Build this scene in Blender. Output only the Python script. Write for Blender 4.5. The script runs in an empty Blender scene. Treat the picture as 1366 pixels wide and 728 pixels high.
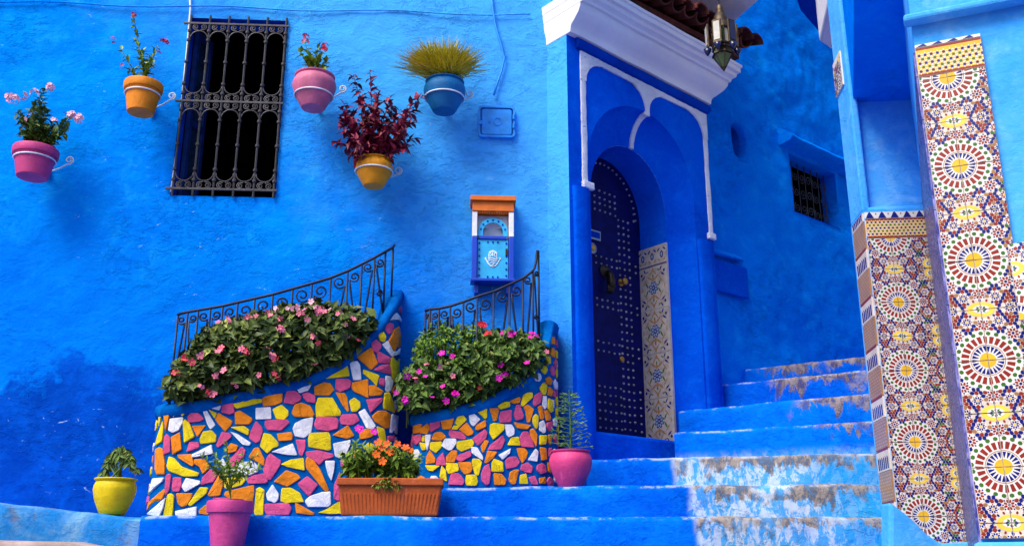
import bpy, bmesh, math, random
from mathutils import Vector, Matrix, noise
R = math.radians
random.seed(7)
sc = bpy.context.scene
# ------------------------------------------------------------------ camera
EYE = 1.5
F = 1300.0
TH = math.atan(396 / 1300)
CT, ST = math.cos(TH), math.sin(TH)
cd = bpy.data.cameras.new('camera'); cam = bpy.data.objects.new('camera', cd)
sc.collection.objects.link(cam); sc.camera = cam
cam.location = (0, 0, EYE); cam.rotation_euler = (R(90) + TH, 0, 0)
cd.sensor_width = 36; cd.lens = 36 * F / 1366; cd.clip_end = 500
# ------------------------------------------------------------------ sky and light
SUN_EL, SUN_AZ = R(52), R(222)          # azimuth clockwise from +Y, direction towards the sun
w = bpy.data.worlds.new('World'); sc.world = w; w.use_nodes = True
nt = w.node_tree; bg = nt.nodes['Background']
sky = nt.nodes.new('ShaderNodeTexSky'); sky.sky_type = 'NISHITA'; sky.sun_disc = False
sky.sun_elevation = SUN_EL; sky.sun_rotation = SUN_AZ
sky.air_density = 1.0; sky.dust_density = 3.0; sky.ozone_density = 1.0
nt.links.new(sky.outputs[0], bg.inputs[0]); bg.inputs[1].default_value = 0.115
sd = bpy.data.lights.new('sun', 'SUN'); sd.energy = 2.3; sd.angle = R(32); sd.color = (1, .95, .88)
sun = bpy.data.objects.new('sun', sd); sc.collection.objects.link(sun)
sdir = Vector((math.sin(SUN_AZ) * math.cos(SUN_EL), math.cos(SUN_AZ) * math.cos(SUN_EL), math.sin(SUN_EL)))
sun.rotation_euler = sdir.to_track_quat('Z', 'Y').to_euler(); sun.location = sdir * 20
sc.view_settings.view_transform = 'Standard'; sc.view_settings.look = 'None'
sc.view_settings.gamma = 1; sc.view_settings.use_curve_mapping = False
sc.view_settings.exposure = 0.85
# ------------------------------------------------------------------ frames of the two house fronts
def ray(x, y):
    u = (x - 683) / F; v = (364 - y) / F
    return (u, CT - v * ST, ST + v * CT)
A = R(3.5)
WD = (math.cos(A), math.sin(A)); WN = (math.sin(A), -math.cos(A)); W0 = (0.0, 6.6)
PH = R(50); DD = (math.sin(PH), math.cos(PH)); DN = (math.cos(PH), -math.sin(PH))
C = (0.26466, 6.61619)
def on_plane(x, y, P, n, o):
    d = ray(x, y); px, py = P[0] + n[0] * o, P[1] + n[1] * o
    k = (px * n[0] + py * n[1]) / (d[0] * n[0] + d[1] * n[1])
    return d[0] * k, d[1] * k, d[2] * k
def wl(x, y, o=0):
    p = on_plane(x, y, W0, WN, o)
    return (p[0] - W0[0]) * WD[0] + (p[1] - W0[1]) * WD[1], p[2]
def dw(x, y, o=0):
    p = on_plane(x, y, C, DN, o)
    return (p[0] - C[0]) * DD[0] + (p[1] - C[1]) * DD[1], p[2]
def WP(s, o, z): return Vector((W0[0] + s * WD[0] + o * WN[0], W0[1] + s * WD[1] + o * WN[1], z + EYE))
def DP(t, o, z): return Vector((C[0] + t * DD[0] + o * DN[0], C[1] + t * DD[1] + o * DN[1], z + EYE))
def at_z(x, y, z):
    d = ray(x, y); k = z / d[2]
    return Vector((d[0] * k, d[1] * k, z + EYE))
def at_Y(x, y, Y):
    d = ray(x, y); k = Y / d[1]
    return Vector((d[0] * k, Y, d[2] * k + EYE))
def WPX(x, y, o): s, z = wl(x, y, o); return WP(s, o, z)
# ------------------------------------------------------------------ helpers
class MB:
    def __init__(s): s.v = []; s.f = []; s.m = []; s.col = None
    def add(s, vs, fs, mi=0):
        b = len(s.v); s.v += [Vector(p) for p in vs]; s.f += [tuple(i + b for i in f) for f in fs]; s.m += [mi] * len(fs)
        return s
    def hexa(s, p, mi=0):   # 8 corners: 4 bottom ccw, 4 top ccw
        return s.add(p, [(3, 2, 1, 0), (4, 5, 6, 7), (0, 1, 5, 4), (1, 2, 6, 5), (2, 3, 7, 6), (3, 0, 4, 7)], mi)
    def box(s, fr, a0, a1, b0, b1, c0, c1, mi=0):  # in a frame fr(a,b,c)
        return s.hexa([fr(a0, b1, c0), fr(a1, b1, c0), fr(a1, b0, c0), fr(a0, b0, c0), fr(a0, b1, c1), fr(a1, b1, c1), fr(a1, b0, c1), fr(a0, b0, c1)], mi)
    def tube(s, pts, r, n=5, mi=0, caps=True):
        pts = [Vector(p) for p in pts]; rs = r if isinstance(r, (list, tuple)) else [r] * len(pts)
        b = len(s.v); up = None; L = len(pts)
        for i, p in enumerate(pts):
            t = (pts[min(i + 1, L - 1)] - pts[max(i - 1, 0)])
            if t.length < 1e-9: t = Vector((0, 0, 1))
            t.normalize()
            if up is None:
                up = Vector((0, 0, 1)) if abs(t.z) < .9 else Vector((1, 0, 0))
            x = t.cross(up); 
            if x.length < 1e-6: x = t.orthogonal()
            x.normalize(); up = x.cross(t).normalized()
            for k in range(n):
                a = 2 * math.pi * k / n
                s.v.append(p + (x * math.cos(a) + up * math.sin(a)) * rs[i])
        for i in range(L - 1):
            for k in range(n):
                s.f.append((b + i * n + k, b + i * n + (k + 1) % n, b + (i + 1) * n + (k + 1) % n, b + (i + 1) * n + k)); s.m.append(mi)
        if caps:
            s.f.append(tuple(b + k for k in range(n))[::-1]); s.m.append(mi)
            s.f.append(tuple(b + (L - 1) * n + k for k in range(n))); s.m.append(mi)
        return s
    def lathe(s, prof, c, n=28, mi=0, axis=None):  # prof: (r,z)
        b = len(s.v); c = Vector(c)
        for r, z in prof:
            for k in range(n):
                a = 2 * math.pi * k / n
                s.v.append(c + Vector((r * math.cos(a), r * math.sin(a), z)))
        for i in range(len(prof) - 1):
            for k in range(n):
                s.f.append((b + i * n + k, b + i * n + (k + 1) % n, b + (i + 1) * n + (k + 1) % n, b + (i + 1) * n + k)); s.m.append(mi)
        if prof[0][0] > 1e-5: s.f.append(tuple(b + k for k in range(n))[::-1]); s.m.append(mi)
        if prof[-1][0] > 1e-5: s.f.append(tuple(b + (len(prof) - 1) * n + k for k in range(n))); s.m.append(mi)
        return s
    def prism(s, poly, off, mi=0):   # planar polygon (3d points) pushed by vector off
        n = len(poly); poly = [Vector(p) for p in poly]; off = Vector(off)
        s.add(poly + [p + off for p in poly], [tuple(range(n)), tuple(range(2 * n - 1, n - 1, -1))] + [(i, i + n, (i + 1) % n + n, (i + 1) % n) for i in range(n)], mi)
        return s
col = sc.collection
WL = {}
def root(name, loc, label=None, cat=None, group=None, kind=None):
    o = bpy.data.objects.new(name, None); col.objects.link(o); o.location = loc; WL[o] = Vector(loc)
    o.empty_display_size = .05
    tag(o, label, cat, group, kind); return o
def tag(o, label=None, cat=None, group=None, kind=None):
    if label: o['label'] = label
    if cat: o['category'] = cat
    if group: o['group'] = group
    if kind: o['kind'] = kind
    return o
def mesh_of(name, mb, mats, smooth=False, loc=Vector((0, 0, 0)), fix=True):
    me = bpy.data.meshes.new(name)
    me.from_pydata([tuple(p - loc) for p in mb.v], [], mb.f)
    for m in (mats if isinstance(mats, (list, tuple)) else [mats]): me.materials.append(m)
    me.polygons.foreach_set('material_index', mb.m)
    if mb.col is not None:
        at = me.attributes.new('tint', 'FLOAT', 'POINT'); at.data.foreach_set('value', mb.col)
    if fix:
        bm = bmesh.new(); bm.from_mesh(me); bmesh.ops.recalc_face_normals(bm, faces=bm.faces); bm.to_mesh(me); bm.free()
    if smooth is True:
        me.polygons.foreach_set('use_smooth', [True] * len(me.polygons))
    elif smooth:
        me.polygons.foreach_set('use_smooth', [True] * len(me.polygons)); me.set_sharp_from_angle(angle=R(smooth))
    me.update(); return me
def part(name, mb, mats, parent=None, smooth=False, bevel=0, fix=True, loc=None):
    if loc is None: loc = WL[parent] if parent is not None else Vector((0, 0, 0))
    me = mesh_of(name, mb, mats, smooth, Vector(loc), fix)
    o = bpy.data.objects.new(name, me); col.objects.link(o)
    if parent is not None: o.parent = parent; o.location = Vector(loc) - WL[parent]
    else: o.location = loc
    WL[o] = Vector(loc)
    if bevel:
        b = o.modifiers.new('bevel', 'BEVEL'); b.width = bevel; b.segments = 2; b.limit_method = 'ANGLE'; b.angle_limit = R(35)
    return o
def inst(name, me, parent, M):
    o = bpy.data.objects.new(name, me); col.objects.link(o); o.parent = parent
    o.matrix_basis = Matrix.Translation(-WL[parent]) @ M
    WL[o] = M.translation.copy(); return o
def fbm(p, sc_=1.0, o=3):
    v = 0; a = 1
    for i in range(o): v += a * noise.noise(Vector(p) * sc_); sc_ *= 2.1; a *= .5
    return v
# ------------------------------------------------------------------ materials
def lin(c):
    f = lambda x: x / 12.92 if x <= .04045 else ((x + .055) / 1.055) ** 2.4
    return tuple(f(x / 255) for x in c)
class NT:
    def __init__(s, name):
        s.m = bpy.data.materials.new(name); s.m.use_nodes = True; s.t = s.m.node_tree; s.b = s.t.nodes['Principled BSDF']
        s.pos = None
    def n(s, typ, **kw):
        nd = s.t.nodes.new(typ)
        for k, v in kw.items(): setattr(nd, k, v)
        return nd
    def L(s, a, b): s.t.links.new(a, b)
    def P(s, scale=(1, 1, 1)):
        if s.pos is None: s.pos = s.n('ShaderNodeNewGeometry').outputs['Position']
        if scale == (1, 1, 1): return s.pos
        m = s.n('ShaderNodeVectorMath', operation='MULTIPLY'); s.L(s.pos, m.inputs[0]); m.inputs[1].default_value = scale; return m.outputs[0]
    def noise(s, scale, detail=4, rough=.55, vec=None, dist=0.0):
        n = s.n('ShaderNodeTexNoise'); n.inputs['Scale'].default_value = scale; n.inputs['Detail'].default_value = detail
        n.inputs['Roughness'].default_value = rough; n.inputs['Distortion'].default_value = dist
        s.L(vec if vec is not None else s.P(), n.inputs['Vector']); return n.outputs['Fac']
    def ramp(s, fac, a, b, c0=0, c1=1):
        m = s.n('ShaderNodeMapRange', interpolation_type='SMOOTHSTEP'); s.L(fac, m.inputs[0])
        for i, v in enumerate((a, b, c0, c1)): m.inputs[i + 1].default_value = v
        return m.outputs[0]
    def math(s, op, a, b=0.0, clamp=False):
        m = s.n('ShaderNodeMath', operation=op, use_clamp=clamp)
        for i, v in enumerate((a, b)):
            if isinstance(v, (int, float)): m.inputs[i].default_value = v
            else: s.L(v, m.inputs[i])
        return m.outputs[0]
    def mix(s, fac, a, b):
        m = s.n('ShaderNodeMix', data_type='RGBA')
        for k, v in ((0, fac), (6, a), (7, b)):
            if isinstance(v, (int, float)): m.inputs[k].default_value = v
            elif isinstance(v, (tuple, list)): m.inputs[k].default_value = (*v[:3], 1)
            else: s.L(v, m.inputs[k])
        return m.outputs[2]
    def bump(s, h, strength, dist=.02, prev=None):
        b = s.n('ShaderNodeBump'); b.inputs['Strength'].default_value = strength; b.inputs['Distance'].default_value = dist
        s.L(h, b.inputs['Height'])
        if prev is not None: s.L(prev, b.inputs['Normal'])
        return b.outputs[0]
    def xyz(s):
        x = s.n('ShaderNodeSeparateXYZ'); s.L(s.P(), x.inputs[0]); return x.outputs
    def out(s, colr, rough=.8, normal=None, spec=.3, metal=0):
        if isinstance(colr, tuple): s.b.inputs['Base Color'].default_value = (*colr[:3], 1)
        else: s.L(colr, s.b.inputs['Base Color'])
        if isinstance(rough, (int, float)): s.b.inputs['Roughness'].default_value = rough
        else: s.L(rough, s.b.inputs['Roughness'])
        s.b.inputs['Specular IOR Level'].default_value = spec; s.b.inputs['Metallic'].default_value = metal
        if normal is not None: s.L(normal, s.b.inputs['Normal'])
        return s.m
def plaster(name, mid, dark, light, a=.5, wl_=.68, bump=.5, wear=None, wear_t=.74, zones=None, sc_=1.0, rough=.72, spec=0.0):
    k = NT(name)
    n1 = k.noise(1.3 * sc_, 6, .62, dist=.4); n2 = k.noise(5 * sc_, 6, .65, dist=.6); n3 = k.noise(28 * sc_, 5, .6)
    c = k.mix(k.ramp(n1, .35, .68), mid, dark)
    c = k.mix(k.math('MULTIPLY', k.ramp(n2, .5, wl_ + .08), a), c, light)
    c = k.mix(k.math('MULTIPLY', k.ramp(n2, .46, .28), .45), c, dark)
    c = k.mix(k.math('MULTIPLY', k.ramp(n3, .5, .75), .22), c, light)
    if zones: c = zones(k, c)
    if wear:
        ws = k.noise(9 * sc_, 8, .7, vec=k.P((1, 1, 2.2)), dist=.8)
        zone = k.ramp(k.noise(1.9 * sc_, 3, .6), .47, .6)
        wf = k.ramp(k.noise(21 * sc_, 8, .75, vec=k.P((1, 1, 1.7)), dist=.4), wear_t + .0, wear_t + .04)
        c = k.mix(k.math('MULTIPLY', k.math('MAXIMUM', k.ramp(ws, wear_t, wear_t + .05), k.math('MULTIPLY', wf, .9)), k.math('MULTIPLY', zone, .8)), c, wear)
    # trowel and brush relief: smooth stretches between rough ones
    patch = k.ramp(k.noise(1.5 * sc_, 4, .6), .44, .62, .06, 1.3)
    st = k.noise(6.5 * sc_, 7, .62, vec=k.P((1, 1, 1.35)), dist=.5)
    fl = k.ramp(k.noise(13 * sc_, 6, .7, vec=k.P((1, 1, 1.8)), dist=.7), .5, .62)
    b = k.bump(st, bump * .6, .05)
    b = k.bump(k.math('MULTIPLY', fl, patch), bump * .9, .016, b)
    b = k.bump(k.noise(60 * sc_, 5, .6), bump * .3, .008, b)
    return k.out(c, rough, b, spec)
def flat(name, c, rough=.6, spec=.4, metal=0, var=.12, bump=.15, scale=14, bs=60):
    k = NT(name); n = k.noise(scale, 5, .6)
    cc = k.mix(k.ramp(n, .3, .7), tuple(x * (1 - var) for x in c), tuple(min(1, x * (1 + var)) for x in c))
    return k.out(cc, rough, k.bump(k.noise(bs, 4), bump, .006), spec, metal)
def tinted(name, c0, c1, rough=.55, spec=.35, trans=0.0, c2=None):
    k = NT(name); a = k.n('ShaderNodeAttribute', attribute_name='tint')
    cc = k.mix(a.outputs['Fac'], c0, c1)
    if c2 is not None: cc = k.mix(k.ramp(a.outputs['Fac'], .86, .98), cc, c2)
    m = k.out(cc, rough, None, spec)
    if trans:
        k.b.inputs['Transmission Weight'].default_value = 0
        k.b.inputs['Subsurface Weight'].default_value = 0
    return m
BLUE_MID = (.0012, .25, .84); BLUE_DK = (.001, .08, .55); BLUE_LT = (.012, .4, .9)
def wall_zones(k, c):
    x, y, z = k.xyz()
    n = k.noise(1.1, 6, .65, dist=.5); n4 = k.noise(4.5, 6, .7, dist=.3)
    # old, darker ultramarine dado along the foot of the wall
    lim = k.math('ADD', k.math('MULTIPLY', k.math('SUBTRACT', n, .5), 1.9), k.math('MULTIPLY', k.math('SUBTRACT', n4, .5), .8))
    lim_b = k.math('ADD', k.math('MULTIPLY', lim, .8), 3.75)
    c = k.mix(k.math('MULTIPLY', k.ramp(k.math('SUBTRACT', lim_b, z), -.35, .55), .6), c, (.001, .15, .75))      # soft shade down the wall, painted into the colour
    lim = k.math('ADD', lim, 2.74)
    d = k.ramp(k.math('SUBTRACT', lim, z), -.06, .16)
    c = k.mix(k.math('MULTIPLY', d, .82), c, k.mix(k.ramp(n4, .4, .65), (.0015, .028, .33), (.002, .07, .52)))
    # thin chalky coat high up towards the door
    lim2 = k.math('ADD', k.math('MULTIPLY', z, .55), k.math('MULTIPLY', x, .5))
    lim2 = k.math('ADD', lim2, k.math('MULTIPLY', k.math('SUBTRACT', n4, .5), 1.1))
    c = k.mix(k.math('MULTIPLY', k.ramp(lim2, 1.25, 2.5), .7), c, (.085, .45, .9))
    return c
M = {}
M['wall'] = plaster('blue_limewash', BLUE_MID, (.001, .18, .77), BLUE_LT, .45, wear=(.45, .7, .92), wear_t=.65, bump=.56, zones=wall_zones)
M['portal'] = plaster('blue_portal', (.001, .1, .7), (.001, .06, .54), (.005, .21, .86), .35, wear=(.25, .55, .9), wear_t=.72, bump=.35)
M['rear'] = plaster('blue_alley', (.001, .21, .85), (.001, .17, .79), (.006, .34, .9), .5, bump=.6)
M['azure'] = plaster('azure_wall', (.08, .42, .9), (.03, .31, .85), (.26, .6, .92), .5, wear=(.45, .66, .9), wear_t=.72, bump=.35)
M['deepblue'] = plaster('deep_blue_paint', (.002, .05, .42), (.002, .03, .3), (.003, .09, .6), .3, bump=.2)
M['planter'] = plaster('planter_blue', (.001, .12, .4), (.001, .07, .3), (.003, .2, .55), .5, bump=.35, sc_=2)
M['coping'] = plaster('planter_coping', (.002, .115, .42), (.001, .06, .3), (.006, .28, .66), .5, bump=.25, sc_=2)
M['white'] = plaster('white_plaster', (.82, .81, .82), (.72, .71, .75), (.86, .86, .86), .4, bump=.2, rough=.6, spec=.15)
M['trim'] = plaster('worn_white_trim', (.72, .73, .8), (.55, .58, .7), (.82, .82, .84), .5, bump=.5, rough=.7, wear=(.03, .2, .7), wear_t=.6, sc_=1.6)
def step_zones(k, c):
    x, y, z = k.xyz()
    e = k.n('ShaderNodeAttribute', attribute_name='tint').outputs['Fac']     # 0 at the nosing, 1 at the foot
    n = k.noise(2.2, 5, .6); nv = k.noise(6, 9, .74, vec=k.P((1, 1, .45)), dist=.5); nf = k.noise(15, 8, .76, vec=k.P((1, 1, .55)), dist=.4)
    edge = k.math('ADD', 1.02, k.math('MULTIPLY', k.math('SUBTRACT', n, .5), .12))
    right = k.ramp(k.math('SUBTRACT', x, edge), -.02, .03)
    low = k.ramp(z, EYE + .8, EYE + .66)
    worn = k.math('MULTIPLY', right, low)
    c = k.mix(k.math('MULTIPLY', worn, k.ramp(nv, .3, .55, .55, 1)), c, k.mix(k.ramp(nf, .46, .54), (.08, .36, .74), (.5, .61, .74)))
    teal = k.math('MULTIPLY', worn, k.ramp(k.math('ADD', x, k.math('MULTIPLY', nv, .5)), 2.0, 2.2))
    c = k.mix(k.math('MULTIPLY', teal, .8), c, (.01, .3, .72))
    up = k.math('MULTIPLY', k.ramp(k.math('ADD', x, k.math('MULTIPLY', n, .5)), 2.2, 2.35), k.math('SUBTRACT', 1.0, low))
    where = k.math('MAXIMUM', worn, up)
    rust = k.ramp(k.math('ADD', k.math('MULTIPLY', e, .36), k.math('SUBTRACT', .5, nv)), .125, .075)
    rust = k.math('MULTIPLY', k.math('MULTIPLY', rust, k.ramp(nf, .3, .5, .35, 1)), k.ramp(k.noise(3.3, 5, .65), .32, .5))
    c = k.mix(k.math('MULTIPLY', k.math('MULTIPLY', rust, where), .9), c, k.mix(k.ramp(nf, .42, .58), (.09, .06, .045), (.3, .24, .19)))
    # the nosing itself is scuffed to pale plaster
    sc2 = k.math('MULTIPLY', k.ramp(e, .06, .0), k.ramp(k.noise(9, 6, .7), .48, .6))
    c = k.mix(k.math('MULTIPLY', sc2, .65), c, (.42, .5, .62))
    return c
M['step'] = plaster('step_paint', (.0015, .165, .77), (.001, .085, .56), (.006, .28, .87), .4, bump=.5, zones=step_zones)
def kerb_zones(k, c):
    nv = k.noise(5, 6, .7, dist=.4); nf = k.noise(3.1, 5, .6)
    c = k.mix(k.math('MULTIPLY', k.ramp(nv, .4, .7), .7), c, (.2, .38, .55))
    return k.mix(k.math('MULTIPLY', k.ramp(nf, .6, .68), .8), c, (.14, .1, .1))
M['kerb'] = plaster('kerb_paint', (.02, .26, .6), (.01, .15, .5), (.1, .4, .7), .5, bump=.45, zones=kerb_zones)
M['stone_street'] = flat('street_stone', (.36, .27, .25), .9, .2, var=.35, bump=.5, scale=5)
M['iron'] = flat('black_iron', (.006, .008, .03), .5, .4, .2, var=.3)
M['grille'] = flat('grey_iron', (.045, .042, .048), .45, .5, .4, var=.35)
M['whiteiron'] = flat('white_iron', (.72, .76, .82), .4, .5)
M['dark'] = flat('dark_interior', (.002, .002, .0025), .95, .0, var=.4)
M['casement'] = flat('old_casement_paint', (.002, .025, .13), .6, .2, var=.4)
M['glass'] = flat('dark_pane', (.012, .03, .06), .08, .6, var=.3, bump=.03)
M['soil'] = flat('soil', (.03, .02, .014), .95, .1, var=.5, bump=.8, scale=40)
def potmat(name, c, rough=.55):
    k = NT(name); n = k.noise(7, 8, .7, dist=.4); nz = k.noise(22, 7, .72, vec=k.P((1, 1, .3)))
    cc = k.mix(k.ramp(n, .3, .72), tuple(x * .68 for x in c), c)
    cc = k.mix(k.math('MULTIPLY', k.ramp(nz, .58, .68), .45), cc, tuple(min(1, x * 1.1 + .08) for x in c))          # lime drips
    cc = k.mix(k.math('MULTIPLY', k.ramp(k.noise(13, 9, .78), .62, .66), .6), cc, tuple(x * .4 + .01 for x in c))   # scuffs
    cc = k.mix(k.math('MULTIPLY', k.ramp(k.noise(30, 9, .8), .67, .7), .7), cc, (.36, .17, .09))                   # chips to bare clay
    return k.out(cc, rough, k.bump(k.noise(50, 6, .7, vec=k.P((.5, .5, 1.6))), .45, .005, k.bump(n, .3, .02)), .25)
M['pink'] = potmat('pink_paint', (.62, .06, .24)); M['palepink'] = potmat('pale_pink_paint', (.68, .17, .3))
M['hotpink'] = potmat('hot_pink_paint', (.74, .06, .22)); M['orange'] = potmat('orange_paint', (.82, .25, .006))
M['amber'] = potmat('amber_paint', (.84, .32, .006)); M['yellow'] = potmat('yellow_paint', (.8, .6, .004))
M['bluepot'] = potmat('blue_pot_paint', (.003, .15, .4)); M['terracotta'] = potmat('terracotta', (.52, .1, .016), .62)
M['potfoot'] = potmat('bare_clay', (.4, .14, .05), .8)
def stonemat(name, c):
    k = NT(name); n = k.noise(16, 8, .72, dist=.6); n2 = k.noise(60, 6, .7); oi = k.n('ShaderNodeObjectInfo').outputs['Random']
    cc = k.mix(k.ramp(n, .3, .7), tuple(x * .82 for x in c), tuple(min(1, x * 1.1) for x in c))
    cc = k.mix(k.math('MULTIPLY', oi, .16), cc, tuple(x * .55 + .02 for x in c))          # each stone its own coat
    cc = k.mix(k.math('MULTIPLY', k.ramp(k.noise(26, 9, .8), .62, .66), .55), cc, tuple(x * .35 for x in c))
    cc = k.mix(k.math('MULTIPLY', k.ramp(k.noise(34, 9, .8), .66, .69), .7), cc, (.5, .48, .46))
    crack = k.n('ShaderNodeTexVoronoi', feature='DISTANCE_TO_EDGE'); crack.inputs['Scale'].default_value = 7; k.L(k.P(), crack.inputs['Vector'])
    cr = k.ramp(crack.outputs['Distance'], .012, .0)
    cc = k.mix(k.math('MULTIPLY', cr, .5), cc, tuple(x * .3 for x in c))
    return k.out(cc, .66, k.bump(n, .7, .012, k.bump(n2, .45, .005)), .2)
SM = {'Y': stonemat('stone_yellow', (.86, .64, .004)), 'O': stonemat('stone_orange', (.86, .24, .004)),
      'P': stonemat('stone_pink', (.7, .085, .22)), 'W': stonemat('stone_white', (.84, .83, .85))}
M['tile_cream'] = flat('glaze_cream', (.78, .73, .66), .25, .5, var=.05, bump=.02)
M['tile_maroon'] = flat('glaze_maroon', (.27, .028, .012), .25, .5, bump=.02)
M['tile_navy'] = flat('glaze_navy', (.009, .014, .17), .25, .5, bump=.02)
M['tile_green'] = flat('glaze_green', (.05, .15, .02), .25, .5, bump=.02)
M['tile_yellow'] = flat('glaze_yellow', (.8, .46, .02), .25, .5, bump=.02)
M['tile_pale'] = flat('glaze_pale_yellow', (.86, .6, .07), .25, .5, bump=.02)
M['tile_brown'] = flat('glaze_brown', (.34, .17, .06), .3, .5, bump=.02)
M['tile_sky'] = flat('glaze_grey_blue', (.26, .34, .46), .3, .5, bump=.02)
kv = NT('glaze_violet'); nv_ = kv.noise(46, 7, .75, vec=kv.P((1, 1, .28)), dist=.5)
M['tile_violet'] = kv.out(kv.mix(kv.ramp(nv_, .4, .62), (.025, .03, .24), (.3, .28, .6)), .3, None, .4)
M['tile_sand'] = flat('glaze_sand', (.66, .57, .46), .28, .5, var=.12, bump=.03, scale=9)
M['tile_bone'] = flat('glaze_bone', (.42, .37, .32), .35, .4, var=.2, bump=.05, scale=20)
M['grout'] = flat('grout', (.5, .46, .42), .9, .1)
TM = [M['tile_' + n] for n in ('cream', 'maroon', 'navy', 'green', 'yellow', 'pale', 'brown', 'sky', 'violet', 'bone', 'sand')]
M['door'] = flat('navy_door_paint', (.002, .004, .085), .6, .12, var=.3, bump=.2)
M['stud'] = flat('pewter_stud', (.36, .34, .33), .42, .5, .6, var=.3)
M['bronze'] = flat('bronze', (.05, .035, .018), .4, .5, .7); M['brass'] = flat('brass', (.5, .26, .05), .35, .5, .8)
M['steel'] = flat('plate_steel', (.3, .34, .42), .35, .5, .6)
M['cyan'] = flat('cyan_paint', (.02, .42, .74), .4, .5); M['royal'] = flat('royal_paint', (.002, .05, .5), .4, .5)
M['mailorange'] = flat('mail_orange', (.7, .15, .008), .5, .4); M['gloss_white'] = flat('gloss_white', (.8, .8, .8), .45, .4)
M['utility'] = flat('utility_blue', (.006, .27, .78), .5, .4, var=.2)
M['rooftile'] = flat('old_roof_tile', (.1, .022, .015), .85, .2, var=.5, bump=.5, scale=9)
M['lantern'] = flat('lantern_brass', (.075, .05, .028), .5, .4, .6, var=.5)
M['lglass_w'] = flat('milky_glass', (.5, .48, .4), .15, .5); M['lglass_g'] = flat('green_glass', (.05, .11, .03), .12, .5); M['lglass_o'] = flat('amber_glass', (.4, .12, .02), .15, .5); M['lglass_b'] = flat('blue_glass', (.01, .012, .06), .15, .5)
M['leaf_dark'] = tinted('impatiens_leaf', (.018, .045, .008), (.15, .2, .03), c2=(.34, .38, .08))
M['leaf_bright'] = tinted('bright_leaf', (.06, .12, .006), (.22, .34, .02), c2=(.38, .42, .05))
M['leaf_box'] = tinted('box_leaf', (.05, .12, .005), (.17, .31, .015), c2=(.28, .42, .04))
M['leaf_mid'] = tinted('mid_leaf', (.035, .08, .01), (.13, .22, .03), c2=(.26, .28, .06))
M['leaf_red'] = tinted('burgundy_leaf', (.05, .002, .014), (.32, .01, .05), c2=(.55, .08, .1))
M['leaf_grass'] = tinted('olive_blade', (.26, .25, .006), (.7, .56, .02), c2=(.6, .3, .18))
M['leaf_fern'] = tinted('asparagus_leaf', (.05, .14, .015), (.14, .28, .04))
M['leaf_wilt'] = tinted('wilted_leaf', (.02, .03, .02), (.06, .08, .04))
M['stem'] = flat('green_stem', (.07, .09, .025), .7, .2); M['twig'] = flat('brown_twig', (.06, .035, .022), .8, .2)
PET = {'pink': (.78, .2, .3), 'coral': (.8, .075, .12), 'pale': (.85, .46, .56), 'magenta': (.75, .01, .42), 'red': (.75, .02, .05), 'flame': (.82, .12, .01), 'crimson': (.5, .01, .07)}
for n_, c_ in PET.items(): M['petal_' + n_] = flat('petal_' + n_, c_, .6, .2, var=.18, bump=.1, scale=40)
M['petal_eye'] = flat('petal_eye', (.7, .5, .08), .7, .2)
# ================================================================== walls
def grid(fr, us, vs, hole=None, amp=.012, seed=0.0, fade=None):
    mb = MB(); nu, nv = len(us), len(vs); idx = {}
    for i, u in enumerate(us):
        for j, v in enumerate(vs):
            p = fr(u, 0, v)
            a = amp * (fade(u, v) if fade else 1)
            d = a * (fbm(p + Vector((seed, 0, 0)), 1.6, 2) * .9 + fbm(p, 7, 2) * .35)
            mb.v.append(fr(u, d, v))
    for i in range(nu - 1):
        for j in range(nv - 1):
            uc, vc = (us[i] + us[i + 1]) / 2, (vs[j] + vs[j + 1]) / 2
            if hole and hole(uc, vc): continue
            mb.f.append((i * nv + j, (i + 1) * nv + j, (i + 1) * nv + j + 1, i * nv + j + 1)); mb.m.append(0)
    return mb
def lins(a, b, step, extra=()):
    pts = sorted(set([a, b] + [e for e in extra if a < e < b])); out = []
    for p, q in zip(pts[:-1], pts[1:]):
        n = max(1, round((q - p) / step)); out += [p + (q - p) * i / n for i in range(n)]
    return out + [pts[-1]]
def ring(cx, cz, rx, rz, a0, a1, n): return [(cx + rx * math.cos(a0 + (a1 - a0) * i / n), cz + rz * math.sin(a0 + (a1 - a0) * i / n)) for i in range(n + 1)]

# ---- the ground below the flight
g = MB().add([(-30, -20, 0), (40, -20, 0), (40, 40, 0), (-30, 40, 0)], [(0, 1, 2, 3)])
go = part('street_ground', g, M['stone_street']); tag(go, kind='structure')

# ---- left house front with its barred window
house = root('blue_house', WP(-2, 0, -1.4), 'bright blue limewashed house front with a barred window and wall pots', 'house')
WS0, WS1, WZ0, WZ1 = -2.43, -1.693, 2.54, 3.97
us = lins(-5.5, .272, .03, (WS0, WS1)); vs = lins(-1.5, 5.2, .03, (WZ0, WZ1))
nearw = lambda u, v: 0.0 if (WS0 - .02 < u < WS1 + .02 and WZ0 - .02 < v < WZ1 + .02) else 1.0
mb = grid(WP, us, vs, lambda u, v: WS0 < u < WS1 and WZ0 < v < WZ1, .016, fade=nearw)
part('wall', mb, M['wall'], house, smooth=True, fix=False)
win = root('window', WP(WS0, 0, WZ0)); win.parent = house; win.location = WL[win] - WL[house]
mb = MB(); q = lambda a, o1, b, o2, c_, d_: None
dp = -.16
mb.add([WP(WS0, 0, WZ0), WP(WS1, 0, WZ0), WP(WS1, dp, WZ0), WP(WS0, dp, WZ0), WP(WS0, 0, WZ1), WP(WS1, 0, WZ1), WP(WS1, dp, WZ1), WP(WS0, dp, WZ1)],
       [(0, 1, 2, 3), (7, 6, 5, 4), (0, 3, 7, 4), (1, 5, 6, 2)])
part('reveal', mb, M['portal'], win, fix=False)
mb = MB().box(WP, WS0 - .02, WS1 + .02, -1.0, dp - .002, WZ0 - .02, WZ1 + .02)
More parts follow.
